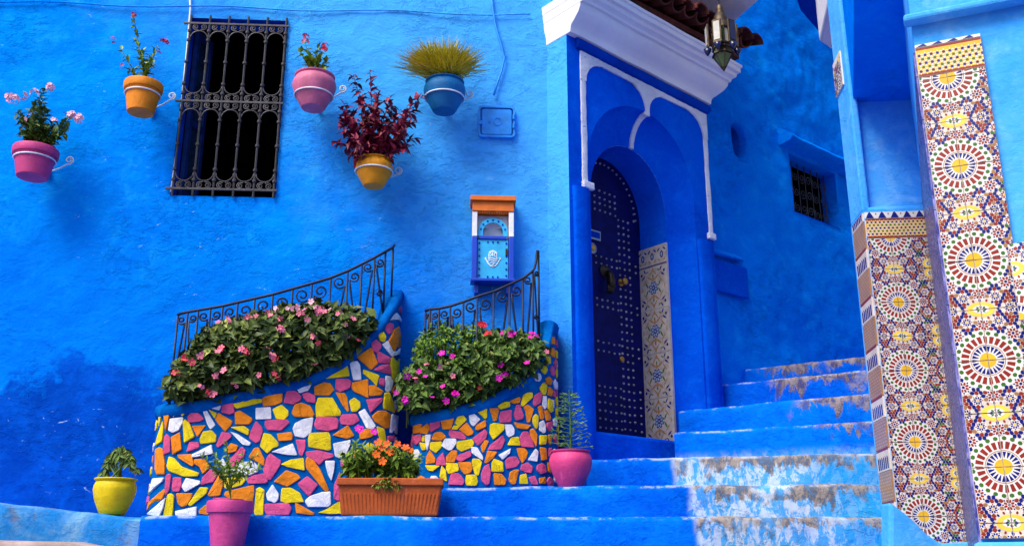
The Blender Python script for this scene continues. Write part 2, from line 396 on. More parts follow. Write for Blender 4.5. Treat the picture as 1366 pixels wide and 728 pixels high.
mb.f.pop(4); mb.m.pop(4)      # open towards the street
mb = MB(); a0, a1, z0, z1, b0, b1 = WS0 - .02, WS1 + .02, WZ0 - .02, WZ1 + .02, dp - .002, -1.0
mb.add([WP(a0, b0, z0), WP(a1, b0, z0), WP(a1, b1, z0), WP(a0, b1, z0), WP(a0, b0, z1), WP(a1, b0, z1), WP(a1, b1, z1), WP(a0, b1, z1)], [(0, 1, 2, 3), (7, 6, 5, 4), (0, 3, 7, 4), (1, 5, 6, 2), (3, 2, 6, 7)])
part('dark_room', mb, M['dark'], win, fix=False)
# a blue casement folded back inside
mb = MB()
def casem(o0, o1, z0, z1, th): 
    return mb.hexa([WP(WS0 + .01, o0, z0), WP(WS0 + .01 + th, o0, z0), WP(WS0 + .01 + th, o1, z0), WP(WS0 + .01, o1, z0), WP(WS0 + .01, o0, z1), WP(WS0 + .01 + th, o0, z1), WP(WS0 + .01 + th, o1, z1), WP(WS0 + .01, o1, z1)])
sh = lambda s_, o_, z_: WP(WS0 + .012 + s_, dp - .01 - o_, z_)
def shb(m_, w0, w1, z0, z1, d0, d1):   # leaf standing open, hinged on the left
    f_ = lambda a, b, c_: WP(WS0 + .012 + a * .36 + b, dp + .02 - a * .93, c_)
    m_.box(f_, w0, w1, d0, d1, z0, z1)
for w0, w1, z0, z1 in ((0, .03, WZ0 + .03, WZ1 - .03), (.16, .19, WZ0 + .03, WZ1 - .03), (.03, .16, WZ0 + .03, WZ0 + .1), (.03, .16, WZ1 - .1, WZ1 - .03), (.03, .16, WZ0 + .62, WZ0 + .67)):
    shb(mb, w0, w1, z0, z1, 0, .03)
part('casement', mb, M['casement'], win)
mb = MB(); shb(mb, .03, .16, WZ0 + .1, WZ1 - .1, .012, .018); part('casement_glass', mb, M['glass'], win)
gr = root('window_grille', WP(WS0, .03, WZ0)); gr.parent = house; gr.location = WL[gr] - WL[house]
GO = .02; GX = [WS0 + .02 + (WS1 - WS0 - .03) * i / 5 for i in range(6)]
GZ = [WZ0 + .045, (WZ0 + WZ1) / 2 + .015, WZ1 - .06]
for i, x in enumerate(GX):
    mb = MB().tube([WP(x, GO, WZ0 - .01), WP(x, GO, WZ1 + .01)], .0085, 6)
    for za, zb in zip(GZ[:-1], GZ[1:]):
        for fz in (.1, .22, .5, .78, .9):
            z = za + (zb - za) * fz
            mb.lathe([(.01, -.014), (.0165, -.007), (.0165, .007), (.01, .014)], WP(x, GO, z), 8)
    part('bar', mb, M['grille'], gr, smooth=40)
for z in GZ:
    part('crossbar', MB().box(WP, WS0 - .03, WS1 + .012, GO - .006, GO + .008, z - .008, z + .008), M['grille'], gr, bevel=.002)
def spiral(c, r0, r1, a0, turns, n=16):
    return [(c[0] + (r0 + (r1 - r0) * i / n) * math.cos(a0 + turns * 2 * math.pi * i / n), c[1] + (r0 + (r1 - r0) * i / n) * math.sin(a0 + turns * 2 * math.pi * i / n)) for i in range(n + 1)]
bw = GX[1] - GX[0]
gm = {}
for sgn in (1, -1):      # scroll piece at the upper / lower end of a bay, centred on the bay at the crossbar
    mb = MB(); h = bw / 2 - .008
    P3 = lambda pts: [Vector((x * WD[0], x * WD[1], z * sgn)) for x, z in pts]
    mb.tube(P3(ring(0, -.125, h, h, 0, math.pi, 12)), .0056, 5)
    for sx in (-1, 1):
        mb.tube(P3([(sx * a, b) for a, b in [(.006, -.058)] + spiral((.029, -.03), .026, .005, -2.2, 1.7)]), .0052, 5)
    gm[sgn] = mesh_of('grille_scroll', mb, M['grille'], smooth=True)
for i in range(5):
    for za, zb in zip(GZ[:-1], GZ[1:]):
        for z, sgn in ((zb, 1), (za, -1)):
            inst('scroll', gm[sgn], gr, Matrix.Translation(WP((GX[i] + GX[i + 1]) / 2, GO, z)))
# painted-over cables clipped to the wall
cab = part('cable', MB().tube([WP(-5.4, .02, 4.06)] + [WP(s_, .022, 4.075 + .012 * math.sin(s_ * 5) + .01 * s_) for s_ in [(-4.5 + .16 * i) for i in range(30)]], .0065, 5), M['wall'], smooth=True)
tag(cab, 'thin blue painted cable running along the top of the wall', 'cable')
vc = [WPX(x, y, .02) for x, y in ((655, -12), (657, 8), (660, 30), (663, 42), (668, 58), (673, 78), (669, 96), (663, 112), (659, 127))]
cb2 = part('cable', MB().tube(vc, .009, 5), M['utility'], smooth=True)
tag(cb2, 'blue painted cable hanging down the wall above the meter box', 'cable')
vc = [WPX(x, y, .018) for x, y in ((253, -10), (254, 12), (250, 60), (243, 130), (236, 200), (228, 256))]
cb3 = part('cable', MB().tube(vc, .007, 5), M['whiteiron'], smooth=True)
tag(cb3, 'pale thin cable running down the left edge of the barred window', 'cable')

# ---- portal block round the studded door
OF = .22
portal = root('door_portal', DP(.8, .1, -.5), 'deep blue portal with white trim around a stepped horseshoe arch', 'portal')
PT1 = 1.6; OC, OR, OZ = .79, .59, 2.87; IA, IB, IZ = .42, .48, 2.71; ZB = -.2; ZT = 4.3; SILL = .93
def arch(c_, rx, rz, zc, z0, n=28): return [(c_ + rx, z0)] + ring(c_, zc, rx, rz, 0, math.pi, n) + [(c_ - rx, z0)]
def holed(fr, o, outer, inner_arch, mat, name, parent):
    # sheet between a rectangle and an arch (open at the bottom): strips joined radially
    t0, t1, z1 = outer; mb = MB(); ia = inner_arch; n = len(ia); ou = []
    cx = (ia[0][0] + ia[-1][0]) / 2; zc_ = max(p[1] for p in ia) - abs(ia[0][0] - ia[-1][0]) / 2
    for i, (x, z) in enumerate(ia):
        if i == 0 : ou.append((t1, ia[0][1])); continue
        if i == n - 1: ou.append((t0, ia[0][1])); continue
        dx, dz = x - cx, z - zc_
        ks = []
        if dx > 1e-6: ks.append((t1 - cx) / dx)
        if dx < -1e-6: ks.append((t0 - cx) / dx)
        if dz > 1e-6: ks.append((z1 - zc_) / dz)
        k_ = min(ks); ou.append((cx + dx * k_, zc_ + dz * k_))
    ks = 4
    for i in range(n):
        for j in range(ks + 1):
            f_ = j / ks; x = ia[i][0] + (ou[i][0] - ia[i][0]) * f_; z = ia[i][1] + (ou[i][1] - ia[i][1]) * f_
            mb.v.append(fr(x, o + (.004 * fbm(fr(x, 0, z), 4, 2) if 0 < j < ks else 0), z))
    for i in range(n - 1):
        for j in range(ks): mb.f.append((i * (ks + 1) + j, i * (ks + 1) + j + 1, (i + 1) * (ks + 1) + j + 1, (i + 1) * (ks + 1) + j)); mb.m.append(0)
    # corner fill triangles at the two top corners
    for i in range(n - 1):
        p_, q_ = ou[i], ou[i + 1]
        if abs(p_[0] - q_[0]) > 1e-6 and abs(p_[1] - q_[1]) > 1e-6:
            c0 = (t1 if p_[0] > cx else t0, z1); b = len(mb.v)
            mb.v += [fr(p_[0], o, p_[1]), fr(q_[0], o, q_[1]), fr(c0[0], o, c0[1])]; mb.f.append((b, b + 1, b + 2)); mb.m.append(0)
    return part(name, mb, mat, parent)
oa = arch(OC, OR, OR, OZ, ZB); ia = arch(OC, IA, IB, IZ, ZB)
holed(DP, OF, (0.0, PT1, 3.9), oa, M['portal'], 'front_wall', portal)
N_A = 40
def cove_pt(a, k):      # a: angle round the arch, k: 0 at the outer edge, 1 at the inner edge
    po = (OC + OR * math.cos(a), OZ + OR * math.sin(a)); pi_ = (OC + IA * math.cos(a), IZ + IB * math.sin(a))
    m = 1 - math.cos(k * math.pi / 2); d_ = math.sin(k * math.pi / 2)
    return po[0] + (pi_[0] - po[0]) * m, OF - .16 * d_, po[1] + (pi_[1] - po[1]) * m
mb = MB(); ks = 8; rows = [(0, ZB)] + [(math.pi * i / N_A, None) for i in range(N_A + 1)] + [(math.pi, ZB)]
for a_, zf in rows:
    for j in range(ks + 1):
        t_, o_, z = cove_pt(a_, j / ks); mb.v.append(DP(t_, o_, z if zf is None else zf))
for i in range(len(rows) - 1):
    for j in range(ks): mb.f.append((i * (ks + 1) + j, i * (ks + 1) + j + 1, (i + 1) * (ks + 1) + j + 1, (i + 1) * (ks + 1) + j)); mb.m.append(0)
part('arch_cove', mb, M['portal'], portal, smooth=60)
def soffit(path, o0, o1, name, mat, n=3):
    mb = MB()
    for x, z in path:
        for j in range(n + 1): mb.v.append(DP(x, o0 + (o1 - o0) * j / n, z))
    for i in range(len(path) - 1):
        for j in range(n): mb.f.append((i * (n + 1) + j, i * (n + 1) + j + 1, (i + 1) * (n + 1) + j + 1, (i + 1) * (n + 1) + j)); mb.m.append(0)
    return part(name, mb, mat, portal, smooth=40)
soffit(ia, OF - .16, OF - .46, 'inner_arch_reveal', M['portal'])
# left and right returns, and the block above under the cornice
us = [0, .03, .06, .09, .12, .15, .18, OF]
mb = MB(); zz = lins(ZB - 1.2, 4.3, .06)
for o_ in [-.2] + us:
    for z in zz: mb.v.append(DP(.0 + .006 * fbm(DP(0, o_, z), 5, 2) * (0 if o_ == OF else 1), o_, z))
for i in range(len(us)):
    for j in range(len(zz) - 1): mb.f.append((i * len(zz) + j, (i + 1) * len(zz) + j, (i + 1) * len(zz) + j + 1, i * len(zz) + j + 1)); mb.m.append(0)
part('side_wall', mb, M['wall'], portal, smooth=True)
mb = MB().add([DP(PT1, OF, ZB), DP(PT1, -.1, ZB), DP(PT1, -.1, 4.3), DP(PT1, OF, 4.3)], [(0, 1, 2, 3)]); part('side_wall', mb, M['portal'], portal)
mb = MB().add([DP(0, OF, 3.9), DP(PT1, OF, 3.9), DP(PT1, OF, 4.3), DP(0, OF, 4.3), DP(PT1, -.2, 4.3), DP(0, -.2, 4.3)], [(0, 1, 2, 3), (3, 2, 4, 5)]); part('upper_wall', mb, M['portal'], portal)
# rounded jamb shafts below the trim
for a0, a1, zt in ((.035, .175, 2.62), (1.4, 1.56, 2.52)):
    mb = MB(); w_ = (a1 - a0) / 2; c_ = (a0 + a1) / 2
    prof = [(c_ - w_ * math.cos(a), OF + .028 * math.sin(a) ** .6 if 0 < a < math.pi else OF - .002) for a in [math.pi * i / 10 for i in range(11)]]
    zl = [ZB + (zt - ZB) * i / 30 for i in range(31)]
    for z in zl:
        k_ = 1.0 if z < zt - .16 else 1 + .35 * ((z - zt + .16) / .16) ** 2
        for (t_, o_) in prof: mb.v.append(DP(c_ + (t_ - c_) * min(k_, 1.12), OF + (o_ - OF) * k_ * (1 + .15 * fbm(DP(t_, 0, z), 6, 1)), z))
    for i in range(30):
        for j in range(10): mb.f.append((i * 11 + j, i * 11 + j + 1, (i + 1) * 11 + j + 1, (i + 1) * 11 + j)); mb.m.append(0)
    b = 30 * 11; mb.f.append(tuple(b + j for j in range(11))); mb.m.append(0)
    part('jamb_shaft', mb, M['portal'], portal, smooth=50)
# white trim
TO = OF + .014; tl0, tl1, tr0, tr1, pz0, pz1 = .13, .185, 1.545, 1.595, 3.69, 3.735
def slab(poly, o0=OF + .001, o1=TO): return MB().prism([DP(t, o1, z) for t, z in poly], DP(0, o0, 0) - DP(0, o1, 0))
pd0, pd1 = .84, .88
def wob(t, z): return .0075 * fbm(Vector((t * 31, z * 4, 2)), 2.0, 3)
def strip(t0, t1, z0, z1, n=26):      # hand-trowelled band with uneven edges
    mb = MB()
    for i in range(n + 1):
        z = z0 + (z1 - z0) * i / n; e = 0 if i in (0, n) else 1
        a, b = t0 + e * wob(t0, z), t1 + e * wob(t1, z)
        for t_, o_ in ((a, OF + .001), (a + .004, TO - .004), ((a + b) / 2, TO + .003 * noise.noise(Vector((z * 9, t0, 1)))), (b - .004, TO - .004), (b, OF + .001)): mb.v.append(DP(t_, o_, z))
    for i in range(n):
        for j in range(4): mb.f.append((i * 5 + j, i * 5 + j + 1, (i + 1) * 5 + j + 1, (i + 1) * 5 + j)); mb.m.append(0)
    return mb
part('trim_side', strip(tl0, tl1, 2.68, 3.5), M['trim'], portal, smooth=50)
part('trim_side', strip(tr0, tr1, 2.6, 3.434), M['trim'], portal, smooth=50)
part('trim_bracket', MB().box(DP, tl0 - .012, tl1 + .04, OF + .001, TO + .02, 2.625, 2.68), M['trim'], portal, bevel=.008)
part('trim_bracket', MB().box(DP, tr0 - .03, tr1 + .005, OF + .001, TO + .02, 2.545, 2.6), M['trim'], portal, bevel=.008)
# the lobed top band: everything between z=3.5 and the top except two panels with rounded shoulders
def lobed(x0, x1, n=14):
    r = .2; return [(x0, 3.5)] + [(x0 + .0 + r - r * math.cos(a) * (1), 3.5 + (pz0 - 3.5) * math.sin(a)) for a in [math.pi / 2 * i / n for i in range(1, n + 1)]] + [(x1 - r + r * math.sin(a), 3.5 + (pz0 - 3.5) * math.cos(a)) for a in [math.pi / 2 * i / n for i in range(0, n)]] + [(x1, 3.5)]
for x0, x1, e0, e1 in ((tl1, pd0, tl0, (pd0 + pd1) / 2), (pd1, tr0, (pd0 + pd1) / 2, tr1)):
    lob = lobed(x0, x1); mb = MB(); fr_, bk_ = [], []
    top = [(e0, 3.5)] + [(e0 + (e1 - e0) * i / (len(lob) - 3), pz1) for i in range(len(lob) - 2)] + [(e1, 3.5)]
    for q_i, ((a, b), (c_, d_)) in enumerate(zip(lob, top)):
        if 0 < q_i < len(lob) - 1: b += .9 * wob(a, b * 3); d_ += .7 * wob(c_ * 2, d_)
        b -= .045 * max(0, a - .1); d_ -= .045 * max(0, c_ - .1)
        mb.v += [DP(a, TO, b), DP(c_, TO, d_), DP(a, OF + .001, b), DP(c_, OF + .001, d_)]
    for i in range(len(lob) - 1):
        for qd in ((0, 1, 5, 4), (2, 6, 7, 3), (0, 4, 6, 2), (1, 3, 7, 5)): mb.f.append(tuple(4 * i + k_ for k_ in qd)); mb.m.append(0)
    part('trim_band', mb, M['trim'], portal, smooth=40)
part('trim_pendant', slab([(pd0, 3.425), (pd1, 3.425), (pd1, 3.466), (pd0, 3.466)]), M['trim'], portal)
mb = MB()       # the pendant runs on down the cove of the arch
aa = math.acos((.86 - OC) / OR)
for j in range(9):
    for da in (-.042, .042):
        for lift in (-.004, .02):
            t_, o_, z = cove_pt(aa + da + .03 * j / 8, j / 8); k_ = j / 8
            mb.v.append(DP(t_ - lift * math.cos(aa) * (1 - k_), o_ + lift * k_, z - lift * math.sin(aa) * (1 - k_)))
for i in range(8):
    for qd in ((0, 2, 6, 4), (1, 5, 7, 3), (0, 4, 5, 1), (2, 3, 7, 6)): mb.f.append(tuple(4 * i + k_ for k_ in qd)); mb.m.append(0)
mb.f += [(0, 1, 3, 2), (32, 34, 35, 33)]; mb.m += [0, 0]
part('trim_pendant', mb, M['trim'], portal)
# moulded cornice with returns and the blue bead under it
def swept(prof, name, mat, t0=0.0, t1=PT1, smooth=30):
    mb = MB(); n = len(prof); q_ = [MB]; seg = 24
    LF, RF = .1, .62
    path = [lambda p_: (t0 - p_ * LF, -.25)] + [lambda p_, k_=k_: (t0 - p_ * LF + (t1 - t0 + (LF + RF) * p_) * k_ / seg, OF + p_) for k_ in range(seg + 1)] + [lambda p_: (t1 + p_ * RF, -.15)]
    for fn in path:
        for p_, z in prof:
            t_, o_ = fn(p_); mb.v.append(DP(t_, o_ + .004 * noise.noise(Vector((t_ * 3, z * 4, 5))), z - .045 * max(0, t_ - .1) + .005 * noise.noise(Vector((t_ * 2.5, 7, 1)))))
    for i in range(len(path) - 1):
        for j in range(n - 1): mb.f.append((i * n + j, i * n + j + 1, (i + 1) * n + j + 1, (i + 1) * n + j)); mb.m.append(0)
    return part(name, mb, mat, portal, smooth=smooth)
swept([(0, 3.735), (.03, 3.745), (.042, 3.77), (.042, 3.795), (.03, 3.82), (0, 3.83)], 'bead', M['deepblue'], .09, PT1)
swept([(0, 3.825), (.045, 3.83), (.05, 3.865), (.062, 3.885), (.1, 3.91), (.145, 3.945), (.172, 3.985), (.174, 4.012), (.196, 4.014), (.2, 4.034), (.208, 4.04), (.232, 4.052), (.24, 4.07), (.24, 4.084), (.266, 4.088), (.268, 4.128), (.28, 4.132), (.282, 4.155), (0, 4.16)], 'cornice', M['white'])
# sill under the door
part('door_sill', MB().box(DP, OC - OR + .002, OC + OR - .002, OF - .5, OF - .02, ZB, SILL - .03), M['portal'], portal, bevel=.02)
# glazed tiles on the right jamb
JT = OC + IA - .012
def jamb(a, b, c_): return DP(JT - b, OF - .15 - a, c_)
def ell(cx, cz, rx, rz, ang=0, n=8):
    return [(cx + rx * math.cos(t) * math.cos(ang) - rz * math.sin(t) * math.sin(ang), cz + rx * math.cos(t) * math.sin(ang) + rz * math.sin(t) * math.cos(ang)) for t in [2 * math.pi * i / n for i in range(n)]]
def bold(P_, k=1.08):
    out = []
    for mi, p in P_:
        cx = sum(a for a, b in p) / len(p); cz = sum(b for a, b in p) / len(p); out.append((mi, [(cx + (a - cx) * k, cz + (b - cz) * k) for a, b in p]))
    return out
def arabesque(w_, h_, border=False):
    P_ = []; cx, cz = w_ / 2, h_ / 2
    if border:
        for i in range(3):
            x = w_ * (i + .5) / 3
            P_.append((2, ell(x, cz, .018, .03))); P_.append((107, ell(x, cz, .009, .018)))
            for sx in (-1, 1):
                for sz in (-1, 1): P_.append((2 if sz > 0 else 6, ell(x + sx * .03, cz + sz * .042, .007, .02, sx * sz * .8, 6)))
        P_.append((2, [(0, 0), (w_, 0), (w_, .008), (0, .008)]))
        return P_
    for k_ in range(8):
        a = k_ * math.pi / 4 + .39; P_.append((2, ell(cx + .03 * math.cos(a), cz + .034 * math.sin(a), .02, .0125, a)))
        P_.append((107, ell(cx + .028 * math.cos(a), cz + .032 * math.sin(a), .013, .008, a)))
    P_.append((202, ell(cx, cz, .014, .016))); P_.append((307, ell(cx, cz, .008, .009)))
    for sx in (-1, 1):
        for sz in (-1, 1):
            P_.append((3, ell(cx + sx * .065, cz + sz * .03, .007, .026, sx * sz * -.5, 6)))
            P_.append((6, ell(cx + sx * .085, cz + sz * .055, .006, .028, sx * sz * .7, 6)))
            P_.append((6, ell(cx + sx * .035, cz + sz * .085, .008, .03, sx * sz * -.9, 6)))
            P_.append((6, ell(cx + sx * .02, cz + sz * .125, .0055, .03, sx * sz * .6, 6)))
            P_.append((2, ell(cx + sx * .1, cz + sz * .1, .007, .022, sx * sz * .9, 6)))
            P_.append((2, ell(cx + sx * .118, cz + sz * .125, .01, .012, 0, 6)))
            P_.append((2, ell(cx + sx * .085, cz + sz * .15, .006, .02, sx * sz * -.5, 6)))
            P_.append((3, ell(cx + sx * .06, cz + sz * .14, .005, .016, sx * sz * 1.1, 6)))
        P_.append((6, ell(cx + sx * .12, cz, .005, .02, 0, 6)))
    for sx in (-1, 1):
        for sz in (-1, 1):
            for k_ in range(9):
                a = k_ / 8 * 4.2; r_ = .05 - .004 * k_; P_.append((6, ell(cx + sx * (.085 + r_ * .7 * math.cos(a)), cz + sz * (.085 + r_ * math.sin(a)), .0032, .0075, a, 4)))
    for sz in (-1, 1):
        P_.append((6, ell(cx, cz + sz * .072, .011, .02))); P_.append((3, ell(cx, cz + sz * .1, .006, .013, 0, 6))); P_.append((6, ell(cx, cz + sz * .15, .009, .018, 0, 6)))
    return bold(P_)
def clip(poly, x0, x1, z0, z1):
    for ax, lim, sg in ((0, x0, 1), (0, x1, -1), (1, z0, 1), (1, z1, -1)):
        out = []
        for i in range(len(poly)):
            p_, q_ = poly[i - 1], poly[i]; dp_, dq = (p_[ax] - lim) * sg, (q_[ax] - lim) * sg
            if dp_ * dq < 0:
                k_ = dp_ / (dp_ - dq); out.append((p_[0] + (q_[0] - p_[0]) * k_, p_[1] + (q_[1] - p_[1]) * k_))
            if dq >= 0: out.append(q_)
        poly = out
        if len(poly) < 3: return None
    return poly
def tile_mesh(fr, polys, x0, x1, z0, z1, gap=.0018, th=.01, body=0, mb=None):
    # glazed tile body with the painted shapes as a thin relief on its face; fr(a, out, z)
    mb = mb or MB(); mb.box(fr, x0 + gap, x1 - gap, -.004, th, z0 + gap, z1 - gap, body)
    lv = 0
    for mi, p_ in polys:
        c_ = clip(p_, x0 + gap, x1 - gap, z0 + gap, z1 - gap); lv = (lv + 1) % 4
        if c_: mb.add([fr(a, th + .0003 + .0004 * (mi // 100) + .00006 * lv, z) for a, z in c_], [tuple(range(len(c_)))], mi % 100)
    return mb
pan = root('tile_panel', jamb(0, 0, SILL)); pan.parent = portal; pan.location = WL[pan] - WL[portal]
TW, THh = .3, .352; jz0 = SILL - .02
part('grout_bed', MB().box(jamb, .003, TW - .003, -.012, .002, jz0, jz0 + 4 * THh + .17), M['grout'], pan)
ab = arabesque(TW, THh)
for i in range(4):
    fr = lambda a, o_, z, i=i: jamb(TW - a, o_, z + jz0 + i * THh)
    part('tile', tile_mesh(fr, ab, 0, TW, 0, THh, body=9), TM, pan, fix=False)
fr = lambda a, o_, z: jamb(TW - a, o_, z + jz0 + 4 * THh + .004)
part('tile', tile_mesh(fr, arabesque(TW, .16, True), 0, TW, 0, .16, body=9), TM, pan, fix=False)
# ---- the door
door = root('door', DP(OC, OF - .45, SILL)); door.parent = portal; door.location = WL[door] - WL[portal]
DO = OF - .44; leaf = arch(OC, IA + .02, IB + .02, IZ, SILL - .06)
part('leaf', MB().prism([DP(t, DO, z) for t, z in leaf], DP(0, -.05, 0) - DP(0, 0, 0)), M['door'], door)
dz = lambda y, x=812: dw(x, y, DO)[1]
studs = []
tc = [.955, 1.012, 1.069, 1.14]
z = SILL + .03
while z < 2.75:
    for c_ in tc[:3]: studs.append((c_, z))
    z += .058
for ys in ((276, 285), (346, 355), (402, 411), (458, 470), (516, 527, 538, 549, 560, 571)):
    for y in ys:
        zr = dz(y); t_ = .40
        while t_ < .93:
            studs.append((t_, zr)); t_ += .058
        studs.append((tc[3], zr + .0))
for yy in (258, 267):     # slanting rows under the head
    t_ = .4
    while t_ < .93: studs.append((t_, dz(yy) - .0 - .02 * (t_ - .4))); t_ += .058
for k_ in range(0, 24):
    a = math.pi * (k_ + .5) / 24; studs.append((OC + (IA - .05) * math.cos(a), IZ + (IB - .05) * math.sin(a)))
mb = MB()
for t_, z in studs:
    c_ = DP(t_, DO, z); b = len(mb.v); r = .0102 * random.uniform(.85, 1.12); n8 = 8; c_ = c_ + Vector((0, 0, random.uniform(-.004, .004)))
    tv, zv, nv = Vector((*DD, 0)), Vector((0, 0, 1)), Vector((*DN, 0))
    for rr, hh in ((r, 0), (r * .75, .008)):
        for k_ in range(n8): mb.v.append(c_ + (tv * math.cos(k_ * .7854) + zv * math.sin(k_ * .7854)) * rr + nv * hh)
    mb.v.append(c_ + nv * .0115)
    for k_ in range(n8):
        mb.f += [(b + k_, b + (k_ + 1) % 8, b + 8 + (k_ + 1) % 8, b + 8 + k_), (b + 8 + k_, b + 8 + (k_ + 1) % 8, b + 16)]; mb.m += [0, 0]
so = part('studs', mb, M['stud'], door, smooth=True, fix=False); so['kind'] = 'stuff'
a_, z_ = dw(793, 313, DO)
ms = part('mail_slot', MB().box(DP, a_ - .14, a_ + .06, DO, DO + .012, z_ - .045, z_ + .035), M['steel'], door, bevel=.004)
part('slot_flap', MB().box(DP, a_ - .125, a_ + .045, DO + .0125, DO + .018, z_ - .03, z_ + .02), M['deepblue'], door, bevel=.003)
a_, z_ = dw(790, 331, DO)
ax = Vector((*DN, 0))
def disc(c_, r, h, n=18, prof=None):
    mb = MB(); prof = prof or [(r, 0), (r, h * .6), (r * .85, h), (0.0001, h)]
    tv, zv = Vector((*DD, 0)), Vector((0, 0, 1))
    b = 0
    for rr, hh in prof:
        for k_ in range(n): mb.v.append(c_ + (tv * math.cos(2 * math.pi * k_ / n) + zv * math.sin(2 * math.pi * k_ / n)) * rr + ax * hh)
    for i in range(len(prof) - 1):
        for k_ in range(n): mb.f.append((i * n + k_, i * n + (k_ + 1) % n, (i + 1) * n + (k_ + 1) % n, (i + 1) * n + k_)); mb.m.append(0)
    return mb
part('number_plate', disc(DP(a_, DO, z_), .045, .01), M['steel'], door, smooth=40)
part('plate_boss', disc(DP(a_, DO + .0105, z_), .025, .008), M['brass'], door, smooth=40)
a_, z_ = dw(806, 362, DO)
kn = part('knocker', disc(DP(a_, DO, z_), .05, .03, 14, [(.05, 0), (.055, .012), (.03, .03), (.012, .05), (.0001, .055)]), M['bronze'], door, smooth=40)
mb = MB(); hp = [(a_, z_ - .01), (a_ + .01, z_ - .05), (a_ + .005, z_ - .1), (a_ - .01, z_ - .14)]
mb.tube([DP(t_, DO + .045 + .012 * i, z2) for i, (t_, z2) in enumerate(hp)], [.024, .03, .034, .028], 8)
for j in range(4):
    x = a_ - .035 + j * .018; mb.tube([DP(x, DO + .078, z_ - .13), DP(x - .004, DO + .075, z_ - .165), DP(x, DO + .05, z_ - .19)], [.011, .01, .007], 6)
mb.tube([DP(a_ + .02, DO + .075, z_ - .1), DP(a_ + .04, DO + .07, z_ - .135), DP(a_ + .035, DO + .05, z_ - .16)], [.011, .01, .007], 6)
part('knocker_hand', mb, M['bronze'], door, smooth=True)
a_, z_ = dw(828, 377, DO); part('door_knob', disc(DP(a_, DO, z_), .03, .05, 14, [(.03, 0), (.03, .006), (.012, .012), (.012, .03), (.028, .04), (.028, .055), (.015, .066), (.0001, .068)]), M['brass'], door, smooth=40)
a_, z_ = dw(829, 479, DO); part('keyhole_plate', disc(DP(a_, DO, z_), .024, .012), M['brass'], door, smooth=40)

# ---- roof tiles over the cornice
roof = root('roof_eave', DP(.8, OF, 4.2), 'dark red clay tile eave above the white cornice', 'roof')
tw = .145
mb = MB(); L_ = .6
def tile_pt(a, r, q_): return (r * math.cos(a), r * math.sin(a))
for j in range(9):
    a = math.pi * j / 8
    for r in (.078, .064):
        for e in (0, 1): mb.v.append(Vector((*[DD[i] * r * (1 - .14 * e) * math.cos(a) - DN[i] * L_ * e for i in (0, 1)], r * math.sin(a) + .2 * e)))
for j in range(8):
    b = j * 4
    for qd in ((0, 1, 5, 4), (2, 6, 7, 3), (0, 4, 6, 2), (1, 3, 7, 5)): mb.f.append(tuple(b + k_ for k_ in qd)); mb.m.append(0)
for b in (0, 32): mb.f.append((b, b + 2, b + 3, b + 1)); mb.m.append(0)
tmesh = mesh_of('roof_tile', mb, M['rooftile'], smooth=40)
mb = MB()
for v_ in []: pass
for i in range(13):
    t_ = .1 + i * tw
    inst('roof_tile', tmesh, roof, Matrix.Translation(DP(t_, OF + .4 + random.uniform(-.02, .02), 4.27 + random.uniform(-.008, .008))) @ Matrix.Rotation(random.uniform(-.05, .05), 4, 'Z'))
    if i < 12:      # channel tile between, turned over
        Mx = Matrix.Translation(DP(t_ + tw / 2, OF + .36 + random.uniform(-.02, .02), 4.285)) @ Matrix.Scale(-1, 4, (0, 0, 1))
        # keep the rise of the slope: flip only the curve
        o_ = inst('channel_tile', tmesh, roof, Matrix.Translation(DP(t_ + tw / 2, OF + .36, 4.29 + random.uniform(-.008, .008))) @ Matrix.Rotation(math.pi, 4, Vector((*DN, 0))) @ Matrix.Rotation(-2 * math.atan(.2 / L_) , 4, Vector((*DD, 0))))
part('mortar_bed', MB().hexa([DP(0, OF + .24, 4.17), DP(1.8, OF + .24, 4.17), DP(1.8, -.3, 4.17), DP(0, -.3, 4.17), DP(0, OF + .24, 4.22), DP(1.8, OF + .24, 4.22), DP(1.8, -.3, 4.42), DP(0, -.3, 4.42)]), M['rooftile'], roof)

# ---- upper wall behind the eave and the pale balcony soffit
up = part('upper_wall', grid(lambda u, o_, v: DP(u, o_ - .25, v), lins(-.4, 2.0, .08), lins(4.3, 6.4, .08)), M['rear'], smooth=True, fix=False)
tag(up, 'blue upper wall above the tiled eave', 'wall')
bz = 4.62
bal = [at_z(845, -60, bz), at_z(1048, -32, bz), at_z(968, 40, bz), at_z(925, 34, bz), at_z(850, -10, bz)]
bo = part('balcony_slab', MB().prism(bal, (0, 0, .35)), M['white'], bevel=.01); tag(bo, 'pale lavender balcony underside above the hanging lantern', 'balcony')

# ---- alley wall with niche and small barred window
rear = root('alley_wall', DP(2.8, .05, -.5), 'rough deep blue alley wall with a small barred window beside the stairs', 'wall')
RO = .05; RW = (3.04, 3.81, 3.2, 3.78); RN = (2.13, 2.37, 3.5, 3.86)
RP = lambda t, o_, z: DP(t, RO + o_, z)
us = lins(PT1 - .05, 6.2, .03, (RW[0], RW[1], RN[0], RN[1])); vs = lins(-.3, 7.2, .03, (RW[2], RW[3], RN[2], RN[3]))
def rhole(u, v): return (RW[0] < u < RW[1] and RW[2] < v < RW[3]) or (RN[0] < u < RN[1] and RN[2] < v < RN[3])
def rfade(u, v):
    for r_ in (RW, RN):
        if r_[0] - .03 < u < r_[1] + .03 and r_[2] - .03 < v < r_[3] + .03: return .15
    return 1
part('wall', grid(RP, us, vs, rhole, .05, 3.3, rfade), M['rear'], rear, smooth=True, fix=False)
mb = MB()
